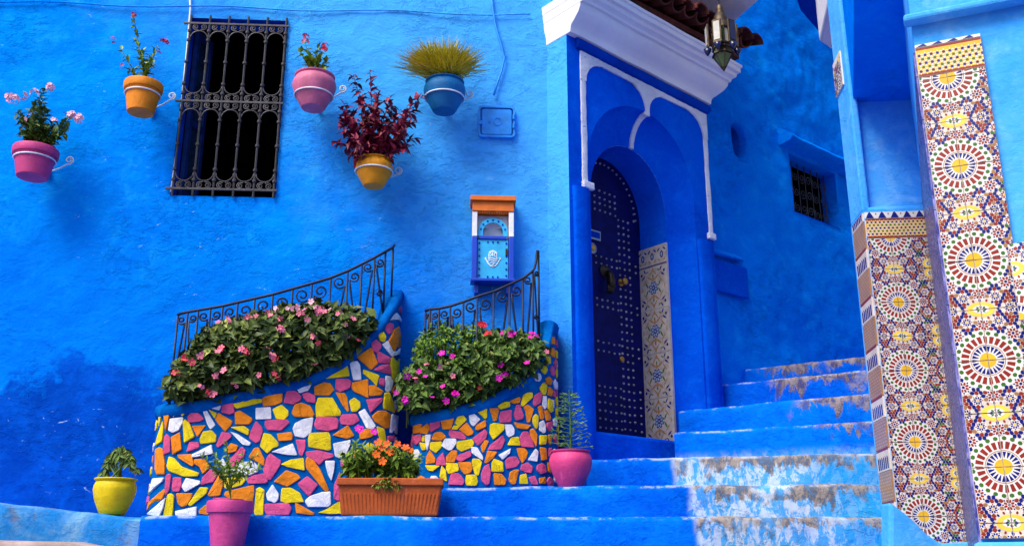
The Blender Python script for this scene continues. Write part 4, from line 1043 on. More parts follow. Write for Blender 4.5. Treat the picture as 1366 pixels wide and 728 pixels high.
# ================================================================== mosaic planters
STONES1 = [
 (190, 530, 9.1, """Y 205,160 245,158 210,340|O 270,155 350,140 290,395|Y 395,135 415,150 385,235 372,225|Y 445,130 525,115 530,185 485,225
O 565,110 690,60 715,100 580,160|W 745,85 930,65 960,85 930,150 770,115|W 725,125 760,125 880,325 825,375 795,330|Y 810,150 905,190 878,250
P 560,230 600,195 680,195 745,260 700,285 570,300|O 930,195 1085,285 1070,330 1005,405 895,270|W 345,265 490,250 485,300 440,390 370,420 325,390
Y 525,275 575,320 630,465 515,535 500,310|O 610,350 765,340 670,470|Y 745,420 840,405 890,460 885,535 715,555 710,500|P 970,425 1055,440 1075,480 930,600 905,575
Y 255,300 262,380 245,525 175,570 200,470|P 300,450 335,490 335,650 262,680 270,490|O 355,490 455,435 475,620 375,680|P 580,545 680,545 690,600 545,655|W 615,690 830,580 850,680 620,720"""),
 (190, 610, 9.1, """O 172,-85 215,-108 250,-88 272,60 268,185 185,185 168,130|Y 340,0 400,20 480,110 590,150 670,180 650,215 500,220 340,160 315,110|O 440,-28 595,-35 620,80 600,100 450,5
O 640,30 760,20 810,90 800,130 735,190 700,110 640,75|W 930,80 985,20 1070,200 1050,220|P 740,240 830,150 900,140 925,180 860,290 725,320|W 140,260 258,250 240,290 170,350 105,420
P 290,230 330,205 350,230 330,380 290,445 278,400|P 380,250 470,250 475,310 450,405 385,405 368,380|W 540,255 690,285 695,315 530,410 490,350|O 945,190 970,210 970,350 940,450 830,460 805,440
O 255,390 270,420 230,500 60,635 50,550|Y 345,445 385,470 365,700 265,700 310,460|O 425,440 600,440 590,490 540,570 480,590 440,550|Y 700,370 790,375 770,440 600,575 568,560
W 275,500 250,610 205,715 80,680|W 415,650 650,600 645,705 420,700|O 770,575 810,600 800,690 700,675 695,640|P 870,490 1065,490 1060,560 880,560"""),
 (300, 510, 9.1, """P -10,240 95,235 115,360 60,382 -30,360|Y 120,250 210,205 430,205 430,245 160,310 130,295|O 465,200 510,160 680,120 690,150 685,235 600,270 480,280|W 880,70 1010,15 1040,40 1010,95 910,125
P 760,110 860,110 920,170 915,210 830,260 730,240|P 950,140 1010,125 1092,165 1092,245 1000,230 955,180|O 135,370 190,350 320,430 325,460 290,500 140,500|W 385,315 550,305 555,435 385,440
Y 590,330 690,280 765,345 765,395 720,445 630,435|O 860,275 930,255 1030,290 1075,380 1060,410 860,410 825,370|P 505,465 740,455 770,490 680,575 530,570 500,520|W 1060,430 1040,600 960,660 860,640 835,560 860,500 950,455
Y 85,545 230,530 290,570 280,635|P 380,480 440,540 455,590 420,700 380,725 305,670 320,600|W 80,605 160,630 310,728 290,760 220,750|Y 480,625 560,640 640,728 640,770 580,790 520,850 440,770|O 645,625 800,605 820,640 810,695 665,705"""),
 (300, 590, 7.28, """O 20,60 60,10 125,30 110,80 40,100|P 160,50 195,80 180,140 70,240 45,220 60,160|O 290,60 330,55 380,160 375,215 240,140|W 175,195 270,190 310,230 310,280 240,310 150,310 80,290 110,240
P 225,350 290,320 380,305 410,375 390,390 240,395|Y 5,350 170,335 190,370 160,410 30,445 5,430|W 470,90 655,15 695,120 600,115|P 695,-20 780,-20 780,50 750,125 725,110|P 440,115 535,180 530,220 445,350 405,340 380,260 415,150
Y 555,210 640,170 755,155 765,265 620,235|O 600,275 700,310 725,345 610,420 490,375|W 465,415 520,500 515,550 485,580 420,555 410,500|Y 560,450 640,445 720,490 755,570 590,580 550,560|Y 310,460 340,445 380,470 370,690 300,695 290,660
P 400,600 610,590 635,640 615,695 420,695 400,660|O 690,590 720,600 860,680 850,700 700,680|O 270,420 270,510 250,590 90,565 10,510 20,480"""),
 (420, 390, 9.1, """P 1015,130 1050,170 1040,265 975,190|W 990,255 1045,330 1040,360 910,335|P 900,370 945,390 940,470 890,500 855,450 860,400|Y 770,510 830,485 855,540 835,600 790,585
O 1010,425 1050,520 1040,640 960,695 905,590 930,550 960,460|P 690,620 740,580 790,620 795,670 750,728 700,700|W 820,640 880,595 930,700 945,770 920,765 860,690"""),
 (420, 460, 9.1, """W 950,80 1025,40 1015,110 970,125|O 520,145 680,45 700,80 755,220 680,290|P 760,75 910,160 890,215 775,215|P 720,300 800,250 890,240 915,355 740,310|Y 945,155 1020,185 1015,330 970,440 945,380 925,220
Y 70,410 200,340 380,245 405,375 240,395|W 430,220 515,205 545,250 560,410 470,415|Y 595,305 770,370 740,490 680,420 595,350|P 785,410 835,410 830,500 780,470|W 860,385 910,390 940,450 920,540 880,565 858,540
P 265,420 400,420 435,450 420,520 310,565 260,530|O 5,510 110,460 180,470 225,540 170,605 10,600|O 460,465 635,425 640,635 480,560 455,520|O 660,500 720,495 815,560 790,605 670,615|O 935,560 970,490 1015,540 960,610"""),
 (410, 530, 9.1, """Y 140,15 300,15 390,170 385,210 120,225 115,100|O 351,-52 455,-41 480,0 500,150 485,165 430,90|Y 515,50 570,10 635,55 640,120 590,165 540,165|P 725,30 900,10 890,50 770,175|Y 940,-45 985,-50 1020,30 1045,170 930,130 920,80
W 630,190 700,150 820,340 790,375 720,365|O 795,230 860,170 940,170 1000,215 985,350 940,365 830,290|W 1030,210 1095,230 1075,430 1010,415 1015,260|P 130,240 340,250 365,290 355,370 250,400 120,380 98,320
P 420,215 580,205 620,280 540,330 420,320 405,270|O 320,455 490,345 560,460 480,495|Y 40,440 250,430 270,480 275,620 240,630 30,590 25,500|W 325,565 515,525 515,570 470,680 390,728 345,700|O 640,440 700,385 790,395 830,430 760,480 650,500
Y 845,360 925,390 945,540 900,560 860,440|P 970,470 1040,460 1040,520 970,530"""),
 (400, 600, 8.09, """P 80,25 200,10 340,45 350,75 260,100 210,155 160,110 90,70|O 90,90 160,130 220,220 300,405 280,435 240,400 80,200 75,130|W 280,125 375,125 365,220 340,320 310,270 285,180|P 80,290 185,375 95,490 0,390 -10,360
W 120,500 240,460 320,455 325,580 300,605 100,605 70,545|P 430,250 445,300 440,480 420,540 370,510 375,380|Y 420,560 475,680 330,685 210,672 290,640""")]
STONES2 = [
 (545, 540, 12.13, """O 100,300 235,240 200,440 95,455|Y 300,190 370,235 290,280 240,290|O 310,300 345,380 300,465 200,450 200,390|P 355,240 500,235 505,350 370,430 350,380|O 520,210 735,205 680,385 560,385|Y 860,145 935,240 820,350 755,290 790,210
Y 740,330 830,350 780,400 700,390|O 945,295 1045,430 1030,470 960,495 830,400|W 975,130 1020,110 1150,230 1050,335 1000,290|Y 1105,95 1265,50 1265,200 1235,220|O 1240,250 1245,350 1120,405 1085,390 1100,330|P 80,500 200,485 205,570 140,635 70,590
Y 235,510 270,500 270,590 225,580|W 280,490 365,490 345,600 310,728 290,660|O 385,540 430,450 530,440 600,510 540,565 400,565|P 680,410 870,450 920,520 905,555 690,520 665,470|P 1230,400 1265,450 1250,530 1130,645 1045,540
Y 190,610 280,620 280,720 230,728|Y 360,610 530,595 530,680 440,770 355,700|W 600,550 765,555 770,620 700,720 650,728 545,660|Y 775,600 1020,560 1050,620 1020,680 860,745 800,700"""),
 (545, 590, 12.13, """O 1190,60 1250,-30 1265,40 1210,160 1180,120|W 1025,80 1110,85 1195,220 1195,280 1030,170|O 350,130 430,260 420,320 290,340 300,230|P 560,170 600,330 605,360 450,360 470,260|O 620,230 700,135 780,140 785,200 740,310 620,310
P 800,210 990,140 1005,220 850,305 780,270|Y 280,370 500,375 390,460 330,450|W 445,460 490,440 480,500|Y 540,380 600,450 620,620 510,560 520,480|Y 610,330 790,345 805,450 650,500 620,440|O 815,325 1000,325 1030,420 1000,480 910,510 850,430
Y 1040,270 1140,275 1180,320 1130,520 1075,500 1030,340|P 700,510 800,500 850,540 900,620 870,680 660,670|Y 940,530 1090,530 1115,640 1090,690 950,690 930,640"""),
 (640, 510, 10.4, """O 140,365 265,365 230,520 190,525|Y 255,325 330,275 410,270 410,335 290,370|O 420,260 540,205 560,230 540,285 460,290|Y 600,190 640,155 720,145 725,205 600,325 570,310|P 755,190 830,140 855,180 830,280 760,325 740,290
Y 880,5 925,50 905,160 870,165 830,80|O 955,60 1000,110 985,185 935,170|P 1010,110 1040,140 1030,200 1010,190|W 875,195 920,195 925,330 895,365 865,310|Y 945,230 990,250 1000,390 970,410 935,350|W 1000,240 1020,250 1020,350 1005,330
P 300,410 435,390 430,530 410,545 290,550 275,490|P 510,320 550,320 600,450 590,500 500,515 475,440|O 610,345 660,315 740,375 690,540 655,540 635,400|O 805,340 855,325 880,490 840,505|O 890,400 930,390 970,480 960,520 920,525
Y 735,490 770,445 805,470 800,600 775,640 735,560|W 825,560 880,530 905,600 905,680 880,695 825,660|P 930,560 990,545 990,620 960,670 925,610|Y 150,590 200,570 330,590 330,650 280,700 190,780 145,700|W 350,590 440,590 475,650 470,720 400,750 375,720
O 480,555 700,595 650,645 520,630|P 600,690 660,690 720,800 740,890 580,880 560,760|O 700,660 740,645 785,720 775,880 700,740"""),
 (640, 580, 10.4, """P 310,15 340,80 290,190 120,200 160,130|O 70,70 120,90 55,240 15,160|Y 440,40 530,30 555,140 390,135|Y 830,10 920,10 905,120 830,130|O 950,0 990,0 970,130 950,100|O 110,225 230,240 190,310 100,385 70,375|W 420,190 410,250 320,335 265,275
O 515,190 620,190 660,240 640,310 590,380 550,310|W 770,195 805,230 790,360 675,340|O 835,175 910,190 920,330 855,345|Y 200,335 310,380 320,500 170,500 170,390|P 360,350 410,310 500,305 545,375 500,435 375,460|P 580,420 660,385 725,440 710,520 630,510 570,480
P 800,420 860,395 900,430 910,510 840,535 790,480|P 120,410 145,500 130,660 90,690 25,620 25,540 60,450|O 200,535 300,545 360,620 340,685 210,685|O 420,520 480,490 535,490 490,670 440,675 405,620|Y 560,560 640,540 665,670 555,670
P 680,590 760,570 800,680 720,680|O 825,600 900,585 900,670 830,670|P 955,190 985,180 975,330 950,280|O 935,380 965,400 970,520 945,500""")]
class Plan:
    """a rounded D in plan against the left wall, walked by arc length"""
    def __init__(s, sL, sR, dep, rL, rR, n=10):
        p = [(sL, -.02), (sL, (dep - rL) * .5)] + [(sL + rL - rL * math.cos(a), dep - rL + rL * math.sin(a)) for a in [math.pi / 2 * i / n for i in range(n + 1)]]
        m = 24
        for i in range(1, m):
            k = i / m; p.append((sL + rL + (sR - rR - sL - rL) * k, dep + .03 * math.sin(math.pi * k)))
        p += [(sR - rR + rR * math.sin(a), dep - rR + rR * math.cos(a)) for a in [math.pi / 2 * i / n for i in range(n + 1)]] + [(sR, (dep - rR) * .5), (sR, -.02)]
        s.p = p; s.u = [0]
        for a, b in zip(p[:-1], p[1:]): s.u.append(s.u[-1] + math.hypot(b[0] - a[0], b[1] - a[1]))
        s.w = [WP(a, b, 0) for a, b in p]; s.L = s.u[-1]
    def at(s, u):
        u = min(max(u, 0), s.L - 1e-6)
        for i in range(len(s.u) - 1):
            if s.u[i + 1] >= u: break
        k = (u - s.u[i]) / (s.u[i + 1] - s.u[i]); a, b = s.p[i], s.p[i + 1]
        pos = (a[0] + (b[0] - a[0]) * k, a[1] + (b[1] - a[1]) * k)
        # smooth normal
        def nrm(j):
            j = min(max(j, 0), len(s.p) - 2); c, d = s.p[j], s.p[j + 1]; l = math.hypot(d[0] - c[0], d[1] - c[1]); return (-(d[1] - c[1]) / l, (d[0] - c[0]) / l)
        n0, n1 = nrm(i), nrm(i + 1 if k > .5 else i - 1); kk = abs(k - .5)
        n_ = (n0[0] * (1 - kk) + n1[0] * kk, n0[1] * (1 - kk) + n1[1] * kk); l = math.hypot(*n_)
        return pos, (n_[0] / l, n_[1] / l)
    def P(s, u, off, z):
        (a, b), (na, nb) = s.at(u); return WP(a + na * off, b + nb * off, z)
    def hit(s, x, y):
        for tries in range(40):
            d = ray(x, y); best = None
            for i in range(len(s.w) - 1):
                ax, ay = s.w[i].x, s.w[i].y; bx, by = s.w[i + 1].x - ax, s.w[i + 1].y - ay
                den = d[0] * by - d[1] * bx
                if abs(den) < 1e-12: continue
                k = (ax * by - ay * bx) / den; m = (ax * d[1] - ay * d[0]) / den
                if k > 0 and -1e-6 <= m <= 1 + 1e-6 and (best is None or k < best[0]): best = (k, s.u[i] + m * (s.u[i + 1] - s.u[i]))
            if best: return best[1], best[0] * d[2]
            mid = (s.p[0][0] + s.p[-1][0]) / 2; cx = 683 + F * WP(mid, .2, 0).x / (6.3 * CT + .3)
            x += .8 if x < cx else -.8
        return None
def interp(pts, x):
    if x <= pts[0][0]: return pts[0][1]
    for (a, b), (c_, d_) in zip(pts[:-1], pts[1:]):
        if x <= c_:
            k = (x - a) / (c_ - a + 1e-9); k = k; return b + (d_ - b) * k
    return pts[-1][1]
def round_poly(poly, it=1):
    for _ in range(it):
        out = []
        for i in range(len(poly)):
            a, b = poly[i], poly[(i + 1) % len(poly)]; L = math.hypot(b[0] - a[0], b[1] - a[1]); c = min(.16, .0042 / max(L, 1e-6))
            out += [(a[0] + (b[0] - a[0]) * c, a[1] + (b[1] - a[1]) * c), (b[0] - (b[0] - a[0]) * c, b[1] - (b[1] - a[1]) * c)]
        poly = out
    return poly
def inside(p, poly):
    r = False
    for i in range(len(poly)):
        a, b = poly[i - 1], poly[i]
        if (a[1] > p[1]) != (b[1] > p[1]) and p[0] < (b[0] - a[0]) * (p[1] - a[1]) / (b[1] - a[1]) + a[0]: r = not r
    return r
def stone(plan, poly, colr, parent):
    cx = sum(p[0] for p in poly) / len(poly); cz = sum(p[1] for p in poly) / len(poly)
    poly = round_poly(poly); n = len(poly); mb = MB(); rs = random.uniform(.007, .013)
    size = max(max(p[0] for p in poly) - min(p[0] for p in poly), .03)
    jit = [random.uniform(-.0015, .0015) for _ in range(n)]
    for k_, off in ((1.13, -.004), (1.12, rs * .78), (1.05, rs), (.55, rs * 1.03)):
        for i, (u, z) in enumerate(poly):
            mb.v.append(plan.P(cx + (u - cx) * k_, off + (random.uniform(-.0018, .0018) if k_ < .95 else 0), cz + (z - cz) * k_))
    mb.v.append(plan.P(cx, rs * 1.1 + random.uniform(-.002, .002), cz))
    for j in range(3):
        for i in range(n): mb.f.append((j * n + i, j * n + (i + 1) % n, (j + 1) * n + (i + 1) % n, (j + 1) * n + i)); mb.m.append(0)
    for i in range(n): mb.f.append((3 * n + i, 3 * n + (i + 1) % n, 4 * n)); mb.m.append(0)
    part('stone', mb, SM[colr], parent, smooth=20)
def planter(label, plan, rim_px, zb, stones, fill_to=None):
    (s_, o_), _ = plan.at(plan.L / 2)
    rt = root('mosaic_planter', WP(s_, .1, zb), label, 'planter', 'mosaic planters against the blue wall')
    rim = sorted(plan.hit(x, y) for x, y in rim_px)
    zr = lambda u: interp(rim, u)
    N = 110; T = .085; mb = MB()
    us_ = [plan.L * i / N for i in range(N + 1)]
    for u in us_:
        z1 = zr(u) - .03
        for k in range(9):
            z = zb - .02 + (z1 - zb + .02) * k / 8; mb.v.append(plan.P(u, .004 * fbm(plan.P(u, 0, z), 9, 2), z))
        mb.v.append(plan.P(u, -T, z1)); mb.v.append(plan.P(u, -T, min(z1 - .1, zb + .3)))
    for i in range(N):
        for j in range(10): mb.f.append((i * 11 + j, (i + 1) * 11 + j, (i + 1) * 11 + j + 1, i * 11 + j + 1)); mb.m.append(0)
    part('body', mb, M['planter'], rt, smooth=50)
    mb = MB()
    sec = [(.006, -.075), (.018, -.06), (.022, -.03), (.016, -.005), (0, .008), (-.05, .01), (-.1, .0), (-.108, -.02), (-.1, -.07)]
    for u in us_:
        for o2, dz_ in sec: mb.v.append(plan.P(u, o2 + .003 * noise.noise(Vector((u * 9, dz_ * 40, 1))), zr(u) + dz_ + .004 * noise.noise(Vector((u * 6, 4, 1)))))
    n = len(sec)
    for i in range(N):
        for j in range(n - 1): mb.f.append((i * n + j, (i + 1) * n + j, (i + 1) * n + j + 1, i * n + j + 1)); mb.m.append(0)
    part('coping', mb, M['coping'], rt, smooth=50)
    zs_ = min(zr(u) for u in us_) - .05; mb = MB(); pts = [plan.P(u, -T + .002, zs_) for u in us_ if .05 < u < plan.L - .05]
    mb.add(pts, [tuple(range(len(pts)))]); part('soil', mb, M['soil'], rt)
    polys = []
    for ox, oy, s, txt in stones:
        for item in txt.replace('\n', '|').split('|'):
            tk = item.split(); pts = []
            for q_ in tk[1:]:
                x, y = q_.split(','); h = plan.hit(ox + float(x) / s, oy + float(y) / s)
                if h: pts.append((h[0], h[1]))
            if len(pts) < 3: continue
            w_ = max(p[0] for p in pts) - min(p[0] for p in pts)
            pts = [(u, max(z, zb + .012)) for u, z in pts]
            polys.append((tk[0], pts))
    # the flanks the photograph does not show carry the same kind of stones
    known = [p for c_, p in polys]; rnd = random.Random(11); ordr = 'YOPWOPYW'
    gu = .05
    while gu < plan.L - .03:
        gz = zb + .05
        while gz < zr(gu) - .11:
            c_ = (gu + rnd.uniform(-.012, .012), gz + rnd.uniform(-.012, .012)); r0 = .032
            test = [c_] + [(c_[0] + 1.35 * r0 * math.cos(a), c_[1] + 1.35 * r0 * math.sin(a)) for a in [k * math.pi / 5 for k in range(10)]]
            if not any(inside(t, p) for t in test for p in known) and not any(math.hypot(c_[0] - v[0], c_[1] - v[1]) < r0 * 1.2 for p in known for v in p):
                n = rnd.choice((4, 5, 5, 6)); a0 = rnd.uniform(0, 6)
                p = [(c_[0] + r0 * rnd.uniform(.75, 1.15) * math.cos(a0 + 2 * math.pi * k / n), c_[1] + r0 * rnd.uniform(.75, 1.15) * math.sin(a0 + 2 * math.pi * k / n)) for k in range(n)]
                polys.append((ordr[rnd.randrange(8)], p)); known.append(p)
            gz += .03
        gu += .03
    for c_, p in polys:
        area = sum(p[i - 1][0] * p[i][1] - p[i][0] * p[i - 1][1] for i in range(len(p)))
        if area < 0: p = p[::-1]
        if abs(area) < .0004: continue
        stone(plan, p, c_, rt)
    return rt, zr
PL1 = Plan(-2.265, -.775, .42, .14, .18); PL2 = Plan(-.655, .285, .4, .16, .22)
RIM1 = [(209, 541), (230, 540), (265, 535), (300, 526), (350, 515), (400, 504), (430, 493), (460, 476), (485, 455), (505, 434), (520, 412), (529, 398), (536, 388)]
RIM2 = [(549, 554), (565, 551), (600, 545), (630, 537), (655, 528), (680, 515), (700, 502), (714, 488), (723, 470), (729, 455), (733, 440), (735, 428)]
planter1, ZR1 = planter('larger planter faced with coloured stones, below the long iron railing', PL1, RIM1, s1, STONES1)
planter2, ZR2 = planter('smaller planter faced with coloured stones standing on the step beside the portal', PL2, RIM2, s2, STONES2)
# ------------------------------------------------------------------ wrought iron railings on the rims
def railing(label, plan, zr, top_px, bars_px, off=-.045):
    # top rail given by its picture positions over the rim line
    ip = Plan.__new__(Plan); ip.p = []
    us_ = [plan.L * i / 90 for i in range(91)]
    pts = []
    for u in us_:
        (a, b), (na, nb) = plan.at(u); pts.append((a + na * off, b + nb * off))
    ip.p = pts; ip.u = [0]
    for a, b in zip(pts[:-1], pts[1:]): ip.u.append(ip.u[-1] + math.hypot(b[0] - a[0], b[1] - a[1]))
    ip.w = [WP(a, b, 0) for a, b in pts]; ip.L = ip.u[-1]
    top = sorted(ip.hit(x, y) for x, y in top_px); zt = lambda u: interp(top, u)
    zb = lambda u: zr(u * plan.L / ip.L) - .02
    rt = root('railing', ip.P(ip.L / 2, 0, zb(ip.L / 2)), label, 'railing', 'black scrolled railings over the planters')
    u0, u1 = top[0][0], top[-1][0]
    rail = [ip.P(u0 + (u1 - u0) * i / 60, 0, zt(u0 + (u1 - u0) * i / 60)) for i in range(61)]
    part('top_rail', MB().tube(rail, .0095, 6), M['iron'], rt, smooth=True)
    bu = [ip.hit(x, interp(sorted(top_px), x))[0] for x in bars_px]
    for u in bu: part('baluster', MB().tube([ip.P(u, 0, zb(u)), ip.P(u, 0, zt(u))], .0072, 5), M['iron'], rt, smooth=True)
    for i in range(1, len(bu) - 1, 2):      # scrolls spring from every second bar and lean to its neighbours
        for sd_, un in ((-1, bu[i - 1]), (1, bu[i + 1])):
            uc = bu[i]; w_ = abs(un - uc); zt_ = zt(uc + sd_ * w_ * .35) - .02; r = min(.052, w_ * .4)
            c_ = (uc + sd_ * (r + .008), zt_ - r)
            sp = spiral(c_, r * .25, r, math.pi * (1 if sd_ > 0 else 0) + sd_ * .6 + 2.2 * sd_, -1.35 * sd_, 18)
            zl_ = zb(un) + .02; p0 = sp[-1]
            tail = [(p0[0] + (un - sd_ * .006 - p0[0]) * k_ ** 1.1, p0[1] + (zl_ - p0[1]) * k_) for k_ in (.12, .25, .4, .6, .8, 1)]
            part('scroll', MB().tube([ip.P(a, 0, b) for a, b in sp + tail], .0066, 4), M['iron'], rt, smooth=True)
            h_ = zt(un) - zb(un)
            c2 = (un - sd_ * (r * .8 + .01), zb(un) + h_ * .32)
            sp = spiral(c2, r * .22, r * .8, 0 if sd_ > 0 else math.pi, 1.3 * sd_, 16)
            part('scroll', MB().tube([ip.P(a, 0, b) for a, b in sp], .0068, 4), M['iron'], rt, smooth=True)
    return rt
z_ = lambda pts, ox, oy, s: [(ox + a / s, oy + b / s) for a, b in pts]
railing('black wrought iron railing curving up over the larger planter', PL1, ZR1,
        [(237, 420), (297, 408), (340, 398), (364, 392.6), (414, 378.6), (440, 371), (465, 361), (483, 352), (501, 343), (515, 335), (526, 327)],
        [220 + a / 4.27 for a in (75, 130, 190, 260, 330, 415, 512, 615, 728, 838, 945, 1042, 1122, 1195, 1257, 1300)])
railing('black wrought iron railing rising to a spike above the smaller planter', PL2, ZR2,
        z_([(135, 410), (220, 395), (300, 378), (380, 352), (470, 318), (580, 285), (690, 235), (765, 200), (820, 160), (845, 130), (858, 20)], 540, 330, 4.855),
        [540 + a / 4.855 for a in (135, 165, 222, 295, 380, 470, 575, 678, 765, 830, 866)])
# ================================================================== plants
class Leaves(MB):
    def __init__(s): super().__init__(); s.col = []
    def leaf(s, p, d, up, L, W, tint, fold=.25, droop=.3):
        d = d.normalized(); x = d.cross(up)
        if x.length < 1e-4: x = d.orthogonal()
        x.normalize(); n = x.cross(d)
        b = len(s.v); m = p + d * L * .5 - n * 0; t = p + d * L - n * L * droop
        q = p + d * L * .28
        s.v += [p, q + x * W * .42 + n * W * fold, m + x * W * .5 + n * (W * fold - L * droop * .25), t, m - x * W * .5 + n * (W * fold - L * droop * .25), q - x * W * .42 + n * W * fold, m - n * L * droop * .25]
        s.f += [(b, b + 1, b + 2, b + 6), (b + 6, b + 2, b + 3), (b, b + 6, b + 4, b + 5), (b + 6, b + 3, b + 4)]; s.m += [0] * 4; s.col += [tint] * 7
    def stem(s, pts, r, tint=.5, n=4):
        b = len(s.v); s.tube(pts, r, n); s.col += [tint] * (len(s.v) - b)
def rv(): 
    while True:
        v = Vector((random.uniform(-1, 1), random.uniform(-1, 1), random.uniform(-1, 1)))
        if .05 < v.length < 1: return v.normalized()
OUTV = Vector((*WN, 0)); UPV = Vector((0, 0, 1)); SV = Vector((*WD, 0))
def flower_mesh(name, mat, n=5, r=.02, cup=.25):
    mb = MB()
    for k in range(n):
        a = 2 * math.pi * k / n; da = math.pi / n * 1.25
        b = len(mb.v)
        for rr, aa, h in ((.08, a, 0), (.55, a - da * .75, cup * .5), (.95, a - da * .45, cup), (1.0, a, cup * .75), (.95, a + da * .45, cup), (.55, a + da * .75, cup * .5)):
            mb.v.append(Vector((rr * r * math.cos(aa), rr * r * math.sin(aa), h * r + .0006 * k)))
        mb.f.append(tuple(range(b, b + 6))); mb.m.append(0)
    mb.lathe([(.12 * r, .05 * r), (.1 * r, .25 * r), (.0001, .3 * r)], (0, 0, 0), 6, 1)
    return mesh_of(name, mb, [mat, M['petal_eye']], fix=False)
FM = {k: flower_mesh('flower_' + k, M['petal_' + k], 5, .0215) for k in PET}
FMs = {k: flower_mesh('floret_' + k, M['petal_' + k], 5, .016, .4) for k in PET}
def put_flower(root_, kind, p, nrm, s=1.0, small=False, name='flower'):
    Mx = nrm.to_track_quat('Z', 'Y').to_matrix().to_4x4() @ Matrix.Rotation(random.uniform(0, 6), 4, 'Z') @ Matrix.Scale(s, 4)
    return inst(name, (FMs if small else FM)[kind], root_, Matrix.Translation(p) @ Mx)
def mound(rt, poly, n, omin, obulge, L, W, mat, name='foliage', up_bias=.6, seed=1):
    """a leafy mound: leaves fill the body between the soil and a bulging front"""
    random.seed(seed); lv = Leaves(); xs = [p[0] for p in poly]; ys = [p[1] for p in poly]
    def edge(x, y):
        d = 1e9
        for i in range(len(poly)):
            ax, ay = poly[i - 1]; bx, by = poly[i]; t = max(0, min(1, ((x - ax) * (bx - ax) + (y - ay) * (by - ay)) / ((bx - ax) ** 2 + (by - ay) ** 2 + 1e-9)))
            d = min(d, math.hypot(x - ax - t * (bx - ax), y - ay - t * (by - ay)))
        return d
    mx = max(edge(random.uniform(min(xs), max(xs)), random.uniform(min(ys), max(ys))) if True else 0 for _ in range(200)); mx = min(mx, 40)
    def front(x, y):
        e = min(1, edge(x, y) / 30); b = math.sqrt(max(0, 1 - (1 - e) ** 2))
        lump = .09 * noise.noise(Vector((x * .045, y * .06, seed))) + .05 * noise.noise(Vector((x * .12, y * .13, seed + 3)))
        return omin + obulge * b + lump * b
    c = 0
    while c < n:
        x, y = random.uniform(min(xs) - 4, max(xs) + 4), random.uniform(min(ys) - 4, max(ys) + 4)
        if not inside((x, y), poly):
            if edge(x, y) > 4 or random.random() > .35: continue
        f_ = front(x, y); o_ = f_ - abs(random.gauss(0, .05)) - (.1 * random.random() if random.random() < .35 else 0)
        p = WPX(x, y, o_); d = (OUTV * random.uniform(.2, 1) + rv() * .9 + UPV * random.uniform(-.35, .35)).normalized()
        u_ = (UPV * up_bias + OUTV * .75 + rv() * .5).normalized(); k = random.uniform(.55, 1.3)
        lv.leaf(p - d * L * .4, d, u_, L * k, W * k, min(1, max(0, random.gauss(.42, .25))), .22, random.uniform(.05, .4)); c += 1
    for i in range(60):
        x, y = random.uniform(min(xs), max(xs)), random.uniform(min(ys), max(ys))
        if inside((x, y), poly): p = WPX(x, y, front(x, y) - .06); q = WPX(x + random.uniform(-10, 10), y + 30, omin - .05); lv.stem([q, (p + q) / 2 + rv() * .01, p], .004, .3)
    part(name, lv, mat, rt, fix=False)['kind'] = 'stuff'
    return front
zz3 = lambda pts, ox, oy, s: [(ox + a / s, oy + b / s) for a, b in pts]
bush1 = root('impatiens_bush', WP(-1.5, .3, .9), 'dark leafed bush full of salmon pink flowers spilling from the larger planter', 'bush')
poly1 = [(226, 533), (224, 515), (232, 492), (250, 470), (268, 448), (290, 434), (325, 425), (355, 417), (385, 410), (420, 405), (450, 408), (478, 415), (500, 424), (500, 440), (482, 458), (468, 474), (445, 490), (420, 502), (395, 508), (370, 516), (345, 518), (318, 524), (292, 528), (270, 533), (255, 528), (240, 536)]
fr1 = mound(bush1, poly1, 3100, .4, .15, .082, .043, M['leaf_dark'], seed=5)
fl = zz3([(303, 470), (365, 460), (470, 440), (520, 435), (585, 415), (600, 432), (655, 450), (665, 510), (700, 385), (780, 415), (810, 450), (835, 355), (880, 400), (940, 395), (985, 420), (1070, 450), (1025, 480), (850, 550), (875, 590), (1045, 555), (1095, 570), (590, 620), (625, 660), (445, 625), (315, 625), (215, 650), (115, 665), (640, 400), (660, 395), (720, 395), (745, 388), (860, 385), (905, 408), (795, 400)], 220, 320, 4.27)
fl += zz3([(240, 507), (205, 552), (355, 565), (375, 467), (455, 462), (465, 470), (520, 560), (575, 555), (590, 568), (425, 595), (335, 625), (325, 640), (345, 632), (730, 520), (740, 440), (297, 600), (268, 512), (390, 545), (575, 490)], 160, 300, 2.8)
random.seed(21)
for x, y in fl:
    k = 'pale' if y < 415 and random.random() < .6 else ('pink' if y < 450 or random.random() < .4 else 'coral')
    for j in range(random.choice((1, 2, 3))):
        a, b = x + random.uniform(-4, 4) * (j > 0), y + random.uniform(-3, 3) * (j > 0)
        put_flower(bush1, k, WPX(a, b, fr1(a, b) + .03), (OUTV + UPV * .35 + rv() * .8).normalized(), random.uniform(.6, 1.2))
box = root('boxwood_shrub', WP(-.4, .3, 1.1), 'bright green small leafed shrub at the left of the smaller planter', 'shrub')
poly2 = [(556, 492), (553, 465), (560, 448), (572, 436), (590, 430), (606, 436), (622, 436), (640, 434), (656, 446), (660, 465), (650, 485), (630, 495), (600, 500), (575, 500)]
mound(box, poly2, 2600, .28, .16, .036, .014, M['leaf_box'], seed=9, up_bias=1.0)
bush2 = root('impatiens_bush', WP(-.1, .3, 1.0), 'leafy bush with magenta flowers hanging over the rim of the smaller planter', 'bush')
poly3 = [(532, 530), (531, 512), (538, 498), (552, 488), (566, 484), (590, 486), (606, 474), (622, 462), (640, 456), (650, 446), (668, 443), (690, 446), (712, 450), (726, 458), (731, 470), (726, 484), (714, 496), (698, 508), (680, 517), (664, 528), (640, 532), (615, 541), (592, 546), (570, 546), (550, 550), (538, 544)]
